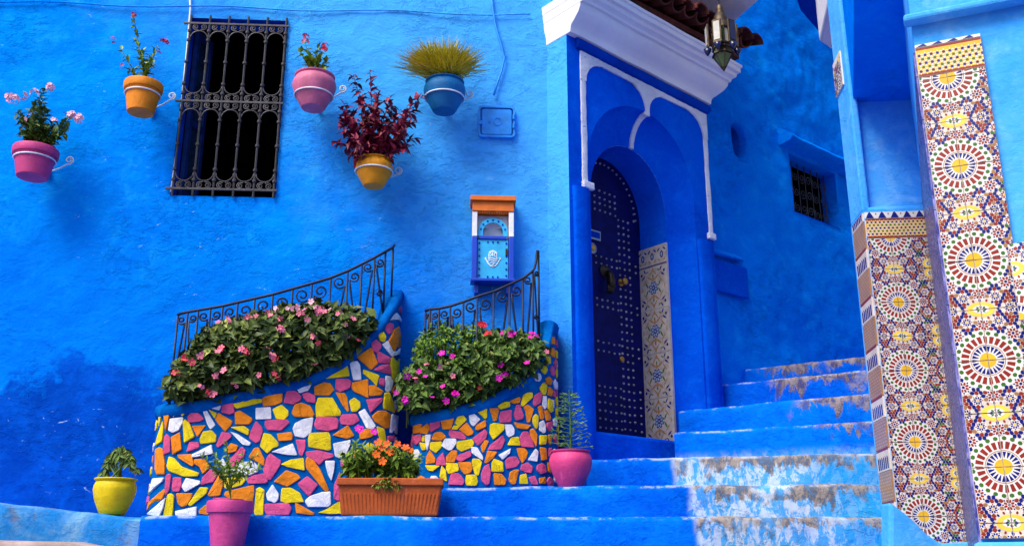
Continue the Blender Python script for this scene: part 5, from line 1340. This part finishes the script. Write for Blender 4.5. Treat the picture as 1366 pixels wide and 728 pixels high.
fr3 = mound(bush2, poly3, 2600, .38, .14, .064, .034, M['leaf_mid'], seed=13)
random.seed(31)
for kind, pts in (('magenta', [(345, 255), (390, 238), (412, 258), (475, 172), (515, 183), (478, 295), (520, 325), (490, 348), (437, 335), (338, 348), (302, 318), (700, 255), (712, 248), (690, 262), (695, 215), (792, 208), (812, 98), (805, 112), (822, 108), (735, 100), (700, 95), (742, 96), (528, 322)]), ('pink', [(420, 212), (465, 222), (515, 255), (865, 165), (375, 265)]), ('red', [(622, 60), (630, 66), (645, 92), (655, 95), (615, 300)])):
    for x, y in zz3(pts, 420, 410, 2.8):
        for j in range(random.choice((1, 1, 2))):
            a, b = x + random.uniform(-2.5, 2.5) * (j > 0), y + random.uniform(-2.5, 2.5) * (j > 0)
            put_flower(bush2, kind, WPX(a, b, fr3(a, b) + .035), (OUTV + UPV * .3 + rv() * .8).normalized(), random.uniform(.65, 1.2))
# ------------------------------------------------------------------ pots
def pot_frame(x, ytop, ybot, wpx, o_):
    """rim centre, height and rim radius of a pot whose outline spans these picture positions at distance o_ from the wall"""
    sc_ = (wl(x + 50, ytop, o_)[0] - wl(x - 50, ytop, o_)[0]) / 100; rr = wpx * sc_ / 2
    s_ = wl(x, (ytop + ybot) / 2, o_)[0]; zt = wl(x, ytop, o_ + rr * .9)[1]; zb = wl(x, ybot, o_ - rr * .55)[1]
    return s_, zt, zb, wpx * sc_ / 2
def make_pot(rt, prof, c_, mat, foot=None, soil_z=None, soil_r=None):
    part('pot', MB().lathe(prof, c_, 32), mat, rt, smooth=35)
    if soil_r: part('soil', MB().lathe([(soil_r, 0), (.0001, .01)], c_ + Vector((0, 0, soil_z)), 20), M['soil'], rt)
    if foot: part('foot', MB().lathe(foot, c_, 28), M['potfoot'], rt, smooth=35)
FLARE = [(.0001, 0), (.66, 0), (.7, .02), (.9, .72), (.9, .74), (1.0, .75), (1.02, .8), (1.03, .96), (1.0, 1.0), (.92, 1.0), (.9, .9), (.85, .86)]
URN = [(.0001, 0), (.52, 0), (.56, .03), (.66, .16), (.9, .45), (1.0, .66), (.99, .78), (.9, .9), (.84, .94), (.92, .97), (.93, 1.0), (.85, 1.0), (.78, .93), (.75, .88)]
def wall_pot(label, x, y0, y1, wpx, prof, mat, o_=.24, holder_label='', ringz=.62, side=1):
    s_, zt, zb, r = pot_frame(x, y0, y1, wpx, o_); h = zt - zb; c_ = WP(s_, o_, zb)
    rt = root('potted_plant', c_, label, 'potted plant', 'painted pots hung on the blue wall')
    pr = [(a * r, b * h) for a, b in prof]
    foot = [(.0001, -.002), (pr[1][0] * .97, -.002), (pr[1][0] * .985, .0), (pr[1][0] * .985, .004)]
    make_pot(rt, pr, c_, mat, None, h * .87, r * .76)
    rr = interp(sorted((b, a) for a, b in pr[:-3]), ringz * h) + .006
    hd = root('pot_holder', WP(s_, 0, zb + ringz * h), holder_label, 'pot holder', 'iron pot holders on the wall')
    rc = c_ + Vector((0, 0, ringz * h))
    part('ring', MB().tube([rc + Vector((rr * math.cos(a), rr * math.sin(a), 0)) for a in [2 * math.pi * i / 32 for i in range(33)]], .0055, 6, caps=False), M['whiteiron'], hd, smooth=True)
    part('arm', MB().tube([WP(s_, .0, zb + ringz * h), WP(s_, o_ - rr, zb + ringz * h)], .006, 6), M['whiteiron'], hd)
    part('back_plate', MB().box(WP, s_ - .015, s_ + .015, .004, .014, zb + h * .4, zb + h * 1.02), M['utility'], hd, bevel=.003)
    for sd_ in (1,):
        zc = zb + h * .93; r0 = .03; k_ = r * .8 + .03
        sp = spiral((s_ + sd_ * (r + .028), zc), r0, .01, -math.pi / 2 - .2 * sd_, 1.45 * sd_, 18)
        part('scroll', MB().tube([WP(s_, .02, zb + ringz * h)] + [WP(s_ + sd_ * r * .7, .06, zb + h * .72)] + [WP(a, .1, b) for a, b in sp], .0062, 5), M['whiteiron'], hd, smooth=True)
    return rt, c_, r, h
def sprig(lv, base, tip, n, L, W, spread=.5, tint=(.4, .25), r=.004, bend=.0, start=.15):
    base, tip = Vector(base), Vector(tip); ax = (tip - base); ln = ax.length; axn = ax.normalized(); b_ = rv() * bend * ln
    pt = lambda k: base + ax * k + b_ * math.sin(math.pi * k * .5) * k
    lv.stem([pt(i / 5) for i in range(6)], [r * (1 - .6 * i / 5) for i in range(6)], .25)
    for i in range(n):
        k = start + (1 - start) * (i + random.random() * .6) / n; d = (axn * .5 + rv() * spread * 1.6).normalized()
        kk = random.uniform(.7, 1.2) * (1.1 - .35 * k); lv.leaf(pt(k), d, (UPV + OUTV * .5 + rv() * .4), L * kk, W * kk, min(1, max(0, random.gauss(*tint))), .2, random.uniform(.05, .35))
    return pt(1)
def cluster(rt, kind, c_, n, rad, s=1.0, small=True):
    for i in range(n):
        d = (rv() + UPV * .4 + OUTV * .5).normalized(); put_flower(rt, kind, c_ + d * rad * random.uniform(.6, 1), d, s * random.uniform(.85, 1.15), small)
random.seed(41)
# 1 pink pot, pale pink flowers, far left
rt, c_, r, h = wall_pot('pink flared wall pot with pale pink geranium like flowers, far left', 46, 189, 243, 58, FLARE, M['pink'], holder_label='white iron ring holding the pink flared pot, far left')
lv = Leaves(); top = c_ + Vector((0, 0, h * .9)); o0 = .26
for px, py in ((37, 135), (60, 128), (68, 118), (48, 150), (30, 145), (75, 160), (92, 158), (100, 158), (85, 172), (25, 160), (55, 165), (40, 170), (45, 140), (55, 150), (33, 155), (62, 145), (50, 175), (38, 178), (28, 172)):
    tip = WPX(px, py + 4, o0 + random.uniform(-.06, .08)); sprig(lv, top + Vector((random.uniform(-.05, .05), random.uniform(-.05, .05), 0)), tip, 42, .07, .034, .8, bend=.12)
part('foliage', lv, M['leaf_mid'], rt, fix=False)['kind'] = 'stuff'
for px, py, n in ((20, 133, 12), (14, 130, 8), (45, 125, 8), (67, 117, 10), (40, 158, 4), (96, 155, 14), (106, 158, 8), (72, 163, 3), (30, 128, 6)): cluster(rt, 'pale', WPX(px, py, o0 + .06), n, .03, .85, False)
# 2 orange pot
rt, c_, r, h = wall_pot('orange flared wall pot with sparse crimson flowers left of the barred window', 190, 102, 157, 50, FLARE, M['orange'], holder_label='white iron ring holding the orange flared pot')
lv = Leaves(); top = c_ + Vector((0, 0, h * .9))
for px, py, n in ((179, 25, 26), (156, 60, 12), (215, 60, 14), (207, 75, 20), (190, 70, 22), (182, 60, 18), (200, 80, 18), (168, 85, 12)):
    sprig(lv, top + Vector((random.uniform(-.03, .03), random.uniform(-.03, .03), 0)), WPX(px, py, .26 + random.uniform(-.05, .05)), int(n * 1.2), .06, .027, .6, (.5, .28), bend=.1, start=.25)
part('foliage', lv, M['leaf_bright'], rt, fix=False)['kind'] = 'stuff'
for px, py, n in ((178, 20, 6), (151, 54, 4), (217, 55, 5), (222, 57, 5), (210, 72, 4), (164, 88, 2)): cluster(rt, 'crimson', WPX(px, py, .27), n, .016, .85)
# 3 pale pink urn
rt, c_, r, h = wall_pot('pale pink rounded wall pot with red flowers right of the barred window', 419, 90, 152, 58, URN, M['palepink'], holder_label='white iron ring holding the pale pink rounded pot', ringz=.38)
lv = Leaves(); top = c_ + Vector((0, 0, h * .9))
for px, py in ((410, 55), (402, 65), (432, 65), (425, 70), (415, 75), (408, 78), (436, 78), (420, 66)): sprig(lv, top, WPX(px, py, .25 + random.uniform(-.04, .06)), 18, .068, .036, .5, (.6, .25), bend=.1, start=.2)
part('foliage', lv, M['leaf_bright'], rt, fix=False)['kind'] = 'stuff'
for px, py, n, k in ((408, 50, 8, 'crimson'), (407, 55, 5, 'pink'), (432, 66, 9, 'red'), (434, 62, 6, 'crimson')): cluster(rt, k, WPX(px, py, .28), n, .024, .85)
# 4 amber urn with burgundy shrub
rt, c_, r, h = wall_pot('amber rounded wall pot with a tall burgundy leafed shrub', 499, 205, 254, 50, URN, M['amber'], holder_label='white iron ring holding the amber pot of the burgundy shrub', ringz=.55)
lv = Leaves(); top = c_ + Vector((0, 0, h * .9))
for px, py, n in ((488, 88, 34), (492, 110, 24), (470, 135, 34), (445, 150, 34), (452, 190, 30), (510, 120, 34), (535, 130, 36), (558, 140, 36), (562, 165, 32), (540, 175, 34), (520, 155, 34), (500, 150, 34), (480, 165, 34), (460, 165, 34), (548, 155, 30), (476, 190, 22), (530, 195, 24), (465, 200, 16), (508, 130, 30), (545, 190, 18), (515, 175, 30), (490, 180, 30), (528, 165, 34), (550, 148, 30), (450, 170, 30), (470, 150, 30), (485, 140, 30), (556, 175, 26), (466, 182, 26), (522, 140, 30)):
    sprig(lv, top + Vector((random.uniform(-.05, .05), random.uniform(-.05, .05), 0)), WPX(px, py, .27 + random.uniform(-.12, .16)), int(n * 1.35), .085, .042, .9, (.45, .3), .005, .15, .25)
part('foliage', lv, M['leaf_red'], rt, fix=False)['kind'] = 'stuff'
# 5 blue urn with grassy cushion
rt, c_, r, h = wall_pot('blue rounded wall pot with a spreading olive green grassy plant', 593, 98, 156, 56, URN, M['bluepot'], holder_label='white iron ring holding the blue pot of the grassy plant', ringz=.45)
lv = Leaves(); top = c_ + Vector((0, 0, h * .92))
for i in range(2400):
    a = random.gauss(0, .5); px = 588 + 78 * max(-1, min(1, random.uniform(-1, 1) * random.uniform(.4, 1))); k = abs(px - 588) / 78
    py = 98 - math.sqrt(max(.02, 1.05 - k ** 2)) * random.uniform(6, 46) - random.uniform(0, 8)
    tip = WPX(px, py, .27 + random.uniform(-.14, .2) * (1 - k * .4)); b = top + Vector((random.gauss(0, .04), random.gauss(0, .04), 0)); mid = b.lerp(tip, .5) + Vector((0, 0, .035 + .03 * k))
    st = b.lerp(mid, random.uniform(.2, .9)); d = (tip - st) + rv() * .035; lv.leaf(st, d, UPV + rv() * .3, d.length * random.uniform(.7, 1.1), random.uniform(.004, .009), min(1, max(0, random.gauss(.5, .24))), .1, .06)
part('blades', lv, M['leaf_grass'], rt, fix=False)['kind'] = 'stuff'
# ------------------------------------------------------------------ pots on the ground
def ground_pot(label, x, y0, zb, wpx, prof, mat, o_, soil=.87, sr=.76, name='potted_plant'):
    s_, zt = wl(x, y0, o_); sc_ = (wl(x + 50, y0, o_)[0] - wl(x - 50, y0, o_)[0]) / 100; r = wpx * sc_ / 2; h = zt - zb; c_ = WP(s_, o_, zb)
    rt = root('potted_plant', c_, label, 'potted plant'); make_pot(rt, [(a * r, b * h) for a, b in prof], c_, mat, None, h * soil, r * sr); return rt, c_, r, h
s_y = wl(155, 690, .86)[0]
JAR = [(.0001, 0), (.56, 0), (.6, .03), (.66, .1), (.9, .42), (1.0, .68), (.98, .8), (.9, .9), (.87, .92), (.98, .955), (1.0, .98), (.98, 1.0), (.86, 1.0), (.8, .94), (.75, .88)]
rt, c_, r, h = ground_pot('yellow jar shaped pot with a drooping plant on the kerb, far left', 155, 638, kerb_z(s_y) + .004, 56, JAR, M['yellow'], .86)
lv = Leaves(); top = c_ + Vector((0, 0, h * .9)); random.seed(51)
for px, py in ((138, 622), (145, 608), (152, 603), (160, 600), (170, 598), (178, 606), (185, 615), (165, 608), (142, 615), (175, 612)):
    m_ = WPX(px * .6 + 155 * .4, py - 4, .86 + random.uniform(-.05, .05)); tip = WPX(px, py + random.uniform(2, 14), .86 + random.uniform(-.06, .1))
    lv.stem([top + Vector((random.uniform(-.04, .04), random.uniform(-.03, .03), 0)), m_, tip], [.006, .004, .002], .3)
    for j in range(26): d = (Vector((0, 0, -1)) + rv() * .9).normalized(); lv.leaf(m_.lerp(tip, random.random()), d, OUTV + rv() * .5, random.uniform(.035, .065), .02, random.random(), .2, .3)
part('foliage', lv, M['leaf_mid'], rt, fix=False)['kind'] = 'stuff'
rt, c_, r, h = ground_pot('pink tapered pot with a thin wispy shrub in front of the larger planter', 308, 668, ZS[0] + .012, 61, FLARE, M['pink'], 1.17)
lv = Leaves(); top = c_ + Vector((0, 0, h * .88)); random.seed(52)
for px, py in ((282, 610), (290, 600), (300, 595), (312, 592), (325, 598), (338, 606), (345, 615), (318, 605), (305, 612), (332, 620), (288, 622), (298, 630), (322, 635), (276, 604)):
    sprig(lv, top.lerp(WPX(308, 640, 1.17), random.random()), WPX(px, py, 1.17 + random.uniform(-.1, .1)), 26, .042, .015, .7, (.5, .3), .003, .15, .35)
part('foliage', lv, M['leaf_bright'], rt, fix=False)['kind'] = 'stuff'
part('back_pot', MB().lathe([(a * .055, b * .1) for a, b in FLARE], c_ + Vector((-.03, .16, h + .0 - .02)) + Vector((0, 0, -.06)), 20), M['pink'], rt, smooth=35)
rt, c_, r, h = ground_pot('hot pink round pot with a feathery fern on the step below the portal', 761, 601, s2 + .004, 57, URN, M['hotpink'], .5)
lv = Leaves(); top = c_ + Vector((0, 0, h * .85)); random.seed(53)
tipT = WPX(759, 520, .5); lv.stem([top, top.lerp(tipT, .5) + Vector((.004, 0, 0)), tipT], [.005, .004, .002], .2)
for i in range(15):
    k = .12 + .86 * i / 15; b = top.lerp(tipT, k); L_ = (1 - k) * .11 + .035
    for sd_ in (-1, 1, 0):
        tip = b + (SV * (sd_ if sd_ else random.uniform(-.6, .6)) + OUTV * random.uniform(-.3, .6)) * L_ + UPV * L_ * random.uniform(.05, .3)
        lv.stem([b, tip], .0016, .5, 3)
        for j in range(6): q = b.lerp(tip, random.uniform(.2, 1)); lv.leaf(q, (tip - b).normalized() + rv() * .7, OUTV + rv() * .5, .028, .006, random.random(), .1, .1)
part('fronds', lv, M['leaf_fern'], rt, fix=False)['kind'] = 'stuff'
# terracotta trough
sA, sB = wl(453, 640, .8)[0], wl(592, 640, .8)[0]; zt = wl(520, 640, .8)[1]; zb = s1 + .004
tr = root('potted_plant', WP((sA + sB) / 2, .8, zb), 'long terracotta trough with bright green plants and orange flowers', 'potted plant')
mb = MB(); d0, d1_ = .1, .12; cxs = (sA + sB) / 2; w0 = (sB - sA) / 2 * .9; w1 = (sB - sA) / 2 * .97; oc = .82
fr_ = lambda a, o_, z: WP(cxs + a, oc + o_, z)
zr_ = zt - .035
mb.hexa([fr_(-w0, d0, zb), fr_(w0, d0, zb), fr_(w0, -d0, zb), fr_(-w0, -d0, zb), fr_(-w1, d1_, zr_), fr_(w1, d1_, zr_), fr_(w1, -d1_, zr_), fr_(-w1, -d1_, zr_)])
part('trough', mb, M['terracotta'], tr, bevel=.01)
mb = MB(); W2 = (sB - sA) / 2; e = .018; dd = d1_ + .012
for a0, a1, b0, b1 in ((-W2, W2, dd - e, dd), (-W2, W2, -dd, -dd + e), (-W2, -W2 + e, -dd + e, dd - e), (W2 - e, W2, -dd + e, dd - e)): mb.box(fr_, a0, a1, b0, b1, zr_ - .006, zt)
part('rim', mb, M['terracotta'], tr, bevel=.006)
for i in range(26):
    a = -w0 * .93 + 2 * w0 * .93 * i / 25; k1 = w1 / w0
    part('rib', MB().hexa([fr_(a - .006, d0 + .002, zb + .012), fr_(a + .006, d0 + .002, zb + .012), fr_(a + .006, d0 - .004, zb + .012), fr_(a - .006, d0 - .004, zb + .012), fr_(a * k1 - .006, d1_ - .0015 - .0, zr_ - .05), fr_(a * k1 + .006, d1_ - .0015, zr_ - .05), fr_(a * k1 + .006, d1_ - .012, zr_ - .05), fr_(a * k1 - .006, d1_ - .012, zr_ - .05)]), M['terracotta'], tr, bevel=.003)
part('soil', MB().box(fr_, -W2 + e, W2 - e, -dd + e, dd - e, zr_, zr_ + .012), M['soil'], tr)
lv = Leaves(); random.seed(54)
for px in range(458, 560, 4):
    for j in range(3):
        x = px + random.uniform(-3, 3); yt = interp([(450, 620), (462, 600), (480, 588), (500, 592), (520, 590), (545, 600), (565, 618)], x) + random.uniform(-2, 22)
        sprig(lv, WPX(500 + (x - 500) * .8, 640, .82 + random.uniform(-.06, .06)), WPX(x + random.uniform(-4, 4), yt, .83 + random.uniform(-.08, .14)), 12, .062, .027, .7, (.45, .25), .004, .1, .25)
for j in range(30):
    x = random.uniform(500, 530); sprig(lv, WPX(x, 636, .9), WPX(x + random.uniform(-4, 4), random.uniform(640, 652), .965), 3, .04, .02, .6, (.3, .2), .003, .1, .2)
part('foliage', lv, M['leaf_bright'], tr, fix=False)['kind'] = 'stuff'
for k, pts in (('flame', [(509, 598), (520, 603), (541, 597), (510, 615), (530, 592), (516, 592), (502, 606)]), ('magenta', [(478, 571), (499, 576), (480, 573)]), ('flame', [(545, 600), (505, 590)])):
    for x, y in pts: put_flower(tr, k, WPX(x, y, .96), (OUTV + UPV * .4 + rv() * .3).normalized(), random.uniform(.95, 1.25))
# ================================================================== things on the wall
# letter box
m0, mz1 = wl(630, 271); m1, _ = wl(684, 271); _, mz0 = wl(627, 388); mc = (m0 + m1) / 2; mw = (m1 - m0) / 2
mbx = root('letter_box', WP(mc, 0, mz0), 'blue and cyan letter box with orange top and a white hand emblem', 'letter box')
q = lambda name, a0, a1, o0, o1, z0, z1, mat, bv=.003: part(name, MB().box(WP, mc + a0, mc + a1, o0, o1, z0, z1), mat, mbx, bevel=bv)
hz = mz1 - mz0; D_ = .13; zs = mz0 + .055; zwt = mz1 - .11; zmid = mz0 + hz * .55
q('back_board', -mw + .005, mw - .005, .002, .02, zs, mz1 - .01, M['royal'])
for sg in (-1, 1):
    a0, a1 = sorted((sg * (mw - .035), sg * mw))
    q('post_upper', a0, a1, .021, D_, zmid + .002, zwt, M['gloss_white']); q('post_lower', a0, a1, .021, D_, zs, zmid, M['royal'])
q('base_board', -mw - .008, mw + .008, .021, D_ + .015, zs - .02, zs - .001, M['royal'])
for sg in (-1, 1): a0, a1 = sorted((sg * (mw - .05), sg * (mw - .02))); q('bracket', a0, a1, .004, .08, zs - .09, zs - .022, M['royal'])
q('roof_board', -mw - .015, mw + .015, .004, D_ + .03, mz1 - .035, mz1, M['mailorange']); q('roof_frieze', -mw, mw, .004, D_ + .008, zwt + .002, mz1 - .037, M['mailorange'])
for i in range(16):
    a = -mw + .02 + (2 * mw - .04) * i / 15; part('fringe', MB().prism([WP(mc + a - .007, D_ - .002, zwt), WP(mc + a + .007, D_ - .002, zwt), WP(mc + a, D_ - .002, zwt - .016)], WP(0, -.012, 0) - WP(0, 0, 0)), M['mailorange'], mbx)
iw = mw - .038
q('front_panel', -iw, iw, .022, .1, zs + .001, zmid - .012, M['cyan'])
q('letter_slot_sill', -iw + .012, iw - .012, .022, .112, zmid - .011, zmid + .012, M['royal'])
zc = zmid + .045; n = 20; mb = MB(); Ro, Ri = iw - .004, iw - .038
for i in range(n + 1):
    a = math.pi * i / n
    for rr in (Ro, Ri):
        for o_ in (.1, .085): mb.v.append(WP(mc + rr * math.cos(a), o_, zc + rr * math.sin(a)))
for i in range(n):
    for qd in ((0, 2, 6, 4), (1, 5, 7, 3), (0, 4, 5, 1), (2, 3, 7, 6)): mb.f.append(tuple(4 * i + k_ for k_ in qd)); mb.m.append(0)
for sg in (-1, 1): a0, a1 = sorted((sg * Ri, sg * Ro)); mb.box(WP, mc + a0, mc + a1, .085, .0995, zmid + .013, zc)
part('arch_frame', mb, M['cyan'], mbx)
q('arch_backing', -iw, iw, .022, .05, zmid + .013, zwt - .004, M['gloss_white'], .001)
q('arch_opening', -Ri, Ri, .0505, .053, zmid + .013, zc + Ri * .6, M['steel'], .001)
stn = MB(); zs_ = zs
def rivet(a, z, o_): stn.box(WP, mc + a - .0055, mc + a + .0055, o_, o_ + .005, z - .0055, z + .0055)
for i in range(6):
    z = zs + .03 + (zmid - zs - .07) * i / 5
    for sg in (-1, 1): rivet(sg * (iw - .014), z, .1)
for a in (-.035, 0, .035): rivet(a, zs + .02, .1); rivet(a, zmid - .032, .1)
for i in range(7): a = math.pi * (i + .5) / 7; rivet((Ro + Ri) / 2 * math.cos(a), zc + (Ro + Ri) / 2 * math.sin(a), .1)
part('rivets', stn, M['deepblue'], mbx)['kind'] = 'stuff'
ez = (zs + zmid) / 2 - .005; eo = .1005      # open hand emblem: white outlined palm with three fingers and two curled thumbs
def hand(k): return [(x * k, z * k) for x, z in [(-.012, .062), (0, .068), (.012, .062), (.026, .055), (.03, .03), (.03, .006), (.05, .014), (.058, .006), (.045, -.012), (.034, -.034), (.018, -.05), (0, -.056), (-.018, -.05), (-.034, -.034), (-.045, -.012), (-.058, .006), (-.05, .014), (-.03, .006), (-.03, .03), (-.026, .055)]]
part('emblem', MB().prism([WP(mc + a, eo + .004, ez + b) for a, b in hand(1.0)], WP(0, -.004, 0) - WP(0, 0, 0)), M['gloss_white'], mbx)
part('emblem_field', MB().prism([WP(mc + a, eo + .0052, ez + b) for a, b in hand(.84)], WP(0, -.001, 0) - WP(0, 0, 0)), M['cyan'], mbx)
mb = MB()
for pts in ([(-.018, .045), (-.008, .03), (-.018, .018)], [(0, .05), (.0, .022)], [(.018, .045), (.008, .03), (.018, .018)], [(-.03, -.0), (-.01, .008), (.012, .0), (.034, .004)], [(-.03, -.014), (-.012, -.006), (.01, -.014), (.03, -.01)], [(-.018, -.03), (-.004, -.022), (.008, -.032), (.018, -.026)], [(-.006, -.044), (.008, -.04)]):
    mb.tube([WP(mc + a, eo + .007, ez + b) for a, b in pts], .0034, 5)
part('emblem_lines', mb, M['gloss_white'], mbx)
q('latch', iw - .02, iw - .006, .1, .112, zmid - .13, zmid - .08, M['bronze'])
# meter box let into the wall
u0, uz1 = wl(638, 143); u1, uz0 = wl(687, 186); uc = (u0 + u1) / 2; uw = (u1 - u0) / 2; uh = (uz1 - uz0) / 2; um = (uz0 + uz1) / 2
ub = root('meter_box', WP(uc, 0, um), 'small blue painted meter box with round emblem set in the wall', 'meter box')
def rrect(w_, h_, r_, n=5): return [(sx * (w_ - r_) + r_ * math.cos(a0 + math.pi / 2 * i / n), sz * (h_ - r_) + r_ * math.sin(a0 + math.pi / 2 * i / n)) for sx, sz, a0 in ((1, 1, 0), (-1, 1, math.pi / 2), (-1, -1, math.pi), (1, -1, 3 * math.pi / 2)) for i in range(n + 1)]
mb = MB(); A_, B_ = rrect(uw, uh, .03), rrect(uw - .016, uh - .016, .02); n = len(A_)
for (a, b), (c2, d2_) in zip(A_, B_): mb.v += [WP(uc + a, -.002, um + b), WP(uc + a * .99, .032, um + b * .99), WP(uc + c2, .032, um + d2_), WP(uc + c2, .004, um + d2_)]
for i in range(n):
    for j in range(3): mb.f.append((4 * i + j, 4 * ((i + 1) % n) + j, 4 * ((i + 1) % n) + j + 1, 4 * i + j + 1)); mb.m.append(0)
part('frame', mb, M['utility'], ub, smooth=40)
part('lid', MB().prism([WP(uc + a, .026, um + b) for a, b in rrect(uw - .024, uh - .022, .02)], WP(0, -.03, 0) - WP(0, 0, 0)), M['utility'], ub, bevel=.006)
part('emblem', MB().tube([WP(uc + .005 + .028 * math.cos(a), .0275, um + .03 * math.sin(a)) for a in [2 * math.pi * i / 16 for i in range(17)]], .004, 5, caps=False), M['utility'], ub)
part('emblem', MB().tube([WP(uc - .055, .0275, um - .012), WP(uc - .055, .0275, um + .012)], .006, 5), M['utility'], ub)
for z2 in (-.035, .035): part('hinge', MB().tube([WP(uc + uw - .012, .036, um + z2 - .018), WP(uc + uw - .012, .036, um + z2 + .018)], .009, 7), M['utility'], ub)
part('catch', MB().box(WP, uc - uw - .006, uc - uw + .03, .03, .042, um - .03, um), M['utility'], ub, bevel=.004)
# ------------------------------------------------------------------ hanging lantern
lc = at_Y(963, 55, 6.3); k_ = 6.3 * CT + (lc.z - EYE) * ST; pm = k_ / F     # metres per picture unit at that distance
def LZ(y): return at_Y(963, y, 6.3).z
lan = root('lantern', Vector((lc.x, lc.y, LZ(95))), 'brass lantern with milky, green and amber glass hanging by the eave', 'lantern')
def hexring(y, rpx, n=6, a0=math.pi / 6): return [Vector((lc.x + rpx * pm * math.cos(a0 + 2 * math.pi * i / n), lc.y + rpx * pm * math.sin(a0 + 2 * math.pi * i / n), LZ(y))) for i in range(n)]
ys = [33, 40, 62, 66, 72, 91, 95]; rs_ = [15, 17, 17, 17, 17, 3, 1]
for i in range(6):
    a, b = hexring(40, 13)[i], hexring(62, 13)[i]
    part('post', MB().tube([a, b], .006, 5), M['lantern'], lan)
for (y0, y1, r0, r1, mats) in ((41, 61, 12, 12, ('lglass_w', 'lglass_g', 'lglass_w', 'lglass_g', 'lglass_w', 'lglass_w')), (66, 73, 13, 13, ('lglass_g', 'lantern', 'lglass_g', 'lantern', 'lantern', 'lantern')), (74, 91, 13, 2.5, ('lglass_g',) * 6)):
    A_, B_ = hexring(y0, r0), hexring(y1, r1); cen = Vector((lc.x, lc.y, LZ((y0 + y1) / 2)))
    for i in range(6):
        p4 = [A_[i], A_[(i + 1) % 6], B_[(i + 1) % 6], B_[i]]; m4 = sum(p4, Vector()) / 4
        p4 = [m4 + (p - m4) * .86 for p in p4]; part('pane', MB().prism(p4, (cen - m4).normalized() * .004), M[mats[i]], lan)
for y, r_ in ((40, 14.5), (62, 14.5), (66, 14.5), (73.5, 15)):
    part('band', MB().add(hexring(y - 1, r_) + hexring(y + 1, r_) + hexring(y - 1, r_ - 3) + hexring(y + 1, r_ - 3), [(i, (i + 1) % 6, 6 + (i + 1) % 6, 6 + i) for i in range(6)] + [(12 + i, 12 + (i + 1) % 6, 18 + (i + 1) % 6, 18 + i) for i in range(6)] + [(i, (i + 1) % 6, 12 + (i + 1) % 6, 12 + i) for i in range(6)] + [(6 + i, 6 + (i + 1) % 6, 18 + (i + 1) % 6, 18 + i) for i in range(6)]), M['lantern'], lan)
for i in range(6):
    a, b = hexring(73, 14)[i], hexring(92, 2)[i]; part('rib', MB().tube([a, b], .004, 4), M['lantern'], lan)
base = Vector((lc.x, lc.y, 0))
dome = [(12 * pm, LZ(39)), (11.5 * pm, LZ(33)), (10 * pm, LZ(27)), (7.5 * pm, LZ(21)), (5 * pm, LZ(18)), (4.5 * pm, LZ(15)), (5 * pm, LZ(12)), (3.5 * pm, LZ(8)), (1 * pm, LZ(6))]
part('dome', MB().lathe(dome, base, 18), M['lantern'], lan, smooth=40)
part('finial', MB().lathe([(.0001, LZ(96)), (1.6 * pm, LZ(94)), (2.5 * pm, LZ(91)), (1.5 * pm, LZ(90))], base, 10), M['lantern'], lan, smooth=40)
for i in range(6):      # small glazed wings standing off each corner
    a = math.pi / 6 + 2 * math.pi * i / 6 + math.pi / 6; ux, uy = math.cos(a), math.sin(a); c0 = base + Vector((ux, uy, 0)) * 20 * pm
    if i in (1,): continue
    tx = Vector((-uy, ux, 0))
    def wp_(t_, o_, z): return c0 + tx * t_ + Vector((ux, uy, 0)) * o_ + Vector((0, 0, z))
    wg = part('wing', MB().box(wp_, -.034, .034, -.012, .004, LZ(66), LZ(35)), M['lantern'], lan, bevel=.006)
    part('wing_pane', MB().box(wp_, -.022, .022, .0045, .007, LZ(62), LZ(38)), M[('lglass_o', 'lglass_w', 'lglass_w', 'lglass_w', 'lglass_b', 'lglass_o')[i]], lan)
    part('wing_arm', MB().tube([base + Vector((ux * 12 * pm, uy * 12 * pm, LZ(55))), wp_(0, -.01, LZ(55))], .004, 4), M['lantern'], lan)
    part('wing_drop', MB().lathe([(.0001, LZ(76)), (.02, LZ(71)), (.03, LZ(66.5))], c0, 8), M['lglass_b'], lan, smooth=True)
hang = [Vector((lc.x, lc.y, LZ(7))), Vector((lc.x, lc.y, LZ(-60)))]
chn = MB(); z2 = LZ(7); i = 0
while z2 < 6.3:
    pts = [Vector((lc.x + (.012 * math.sin(a) if i % 2 else 0), lc.y + (0 if i % 2 else .012 * math.sin(a)), z2 + .02 + .022 * math.cos(a))) for a in [2 * math.pi * j / 10 for j in range(11)]]
    chn.tube(pts, .004, 4, caps=False); z2 += .034; i += 1
part('chain', chn, M['iron'], lan)
arm = part('hanging_beam', MB().box(lambda a, b, c2: Vector((lc.x + a, lc.y + b, c2)), -.04, .04, -.05, 2.2, 6.28, 6.38), M['deepblue']); tag(arm, 'blue timber bracket above the frame that carries the lantern', 'beam')
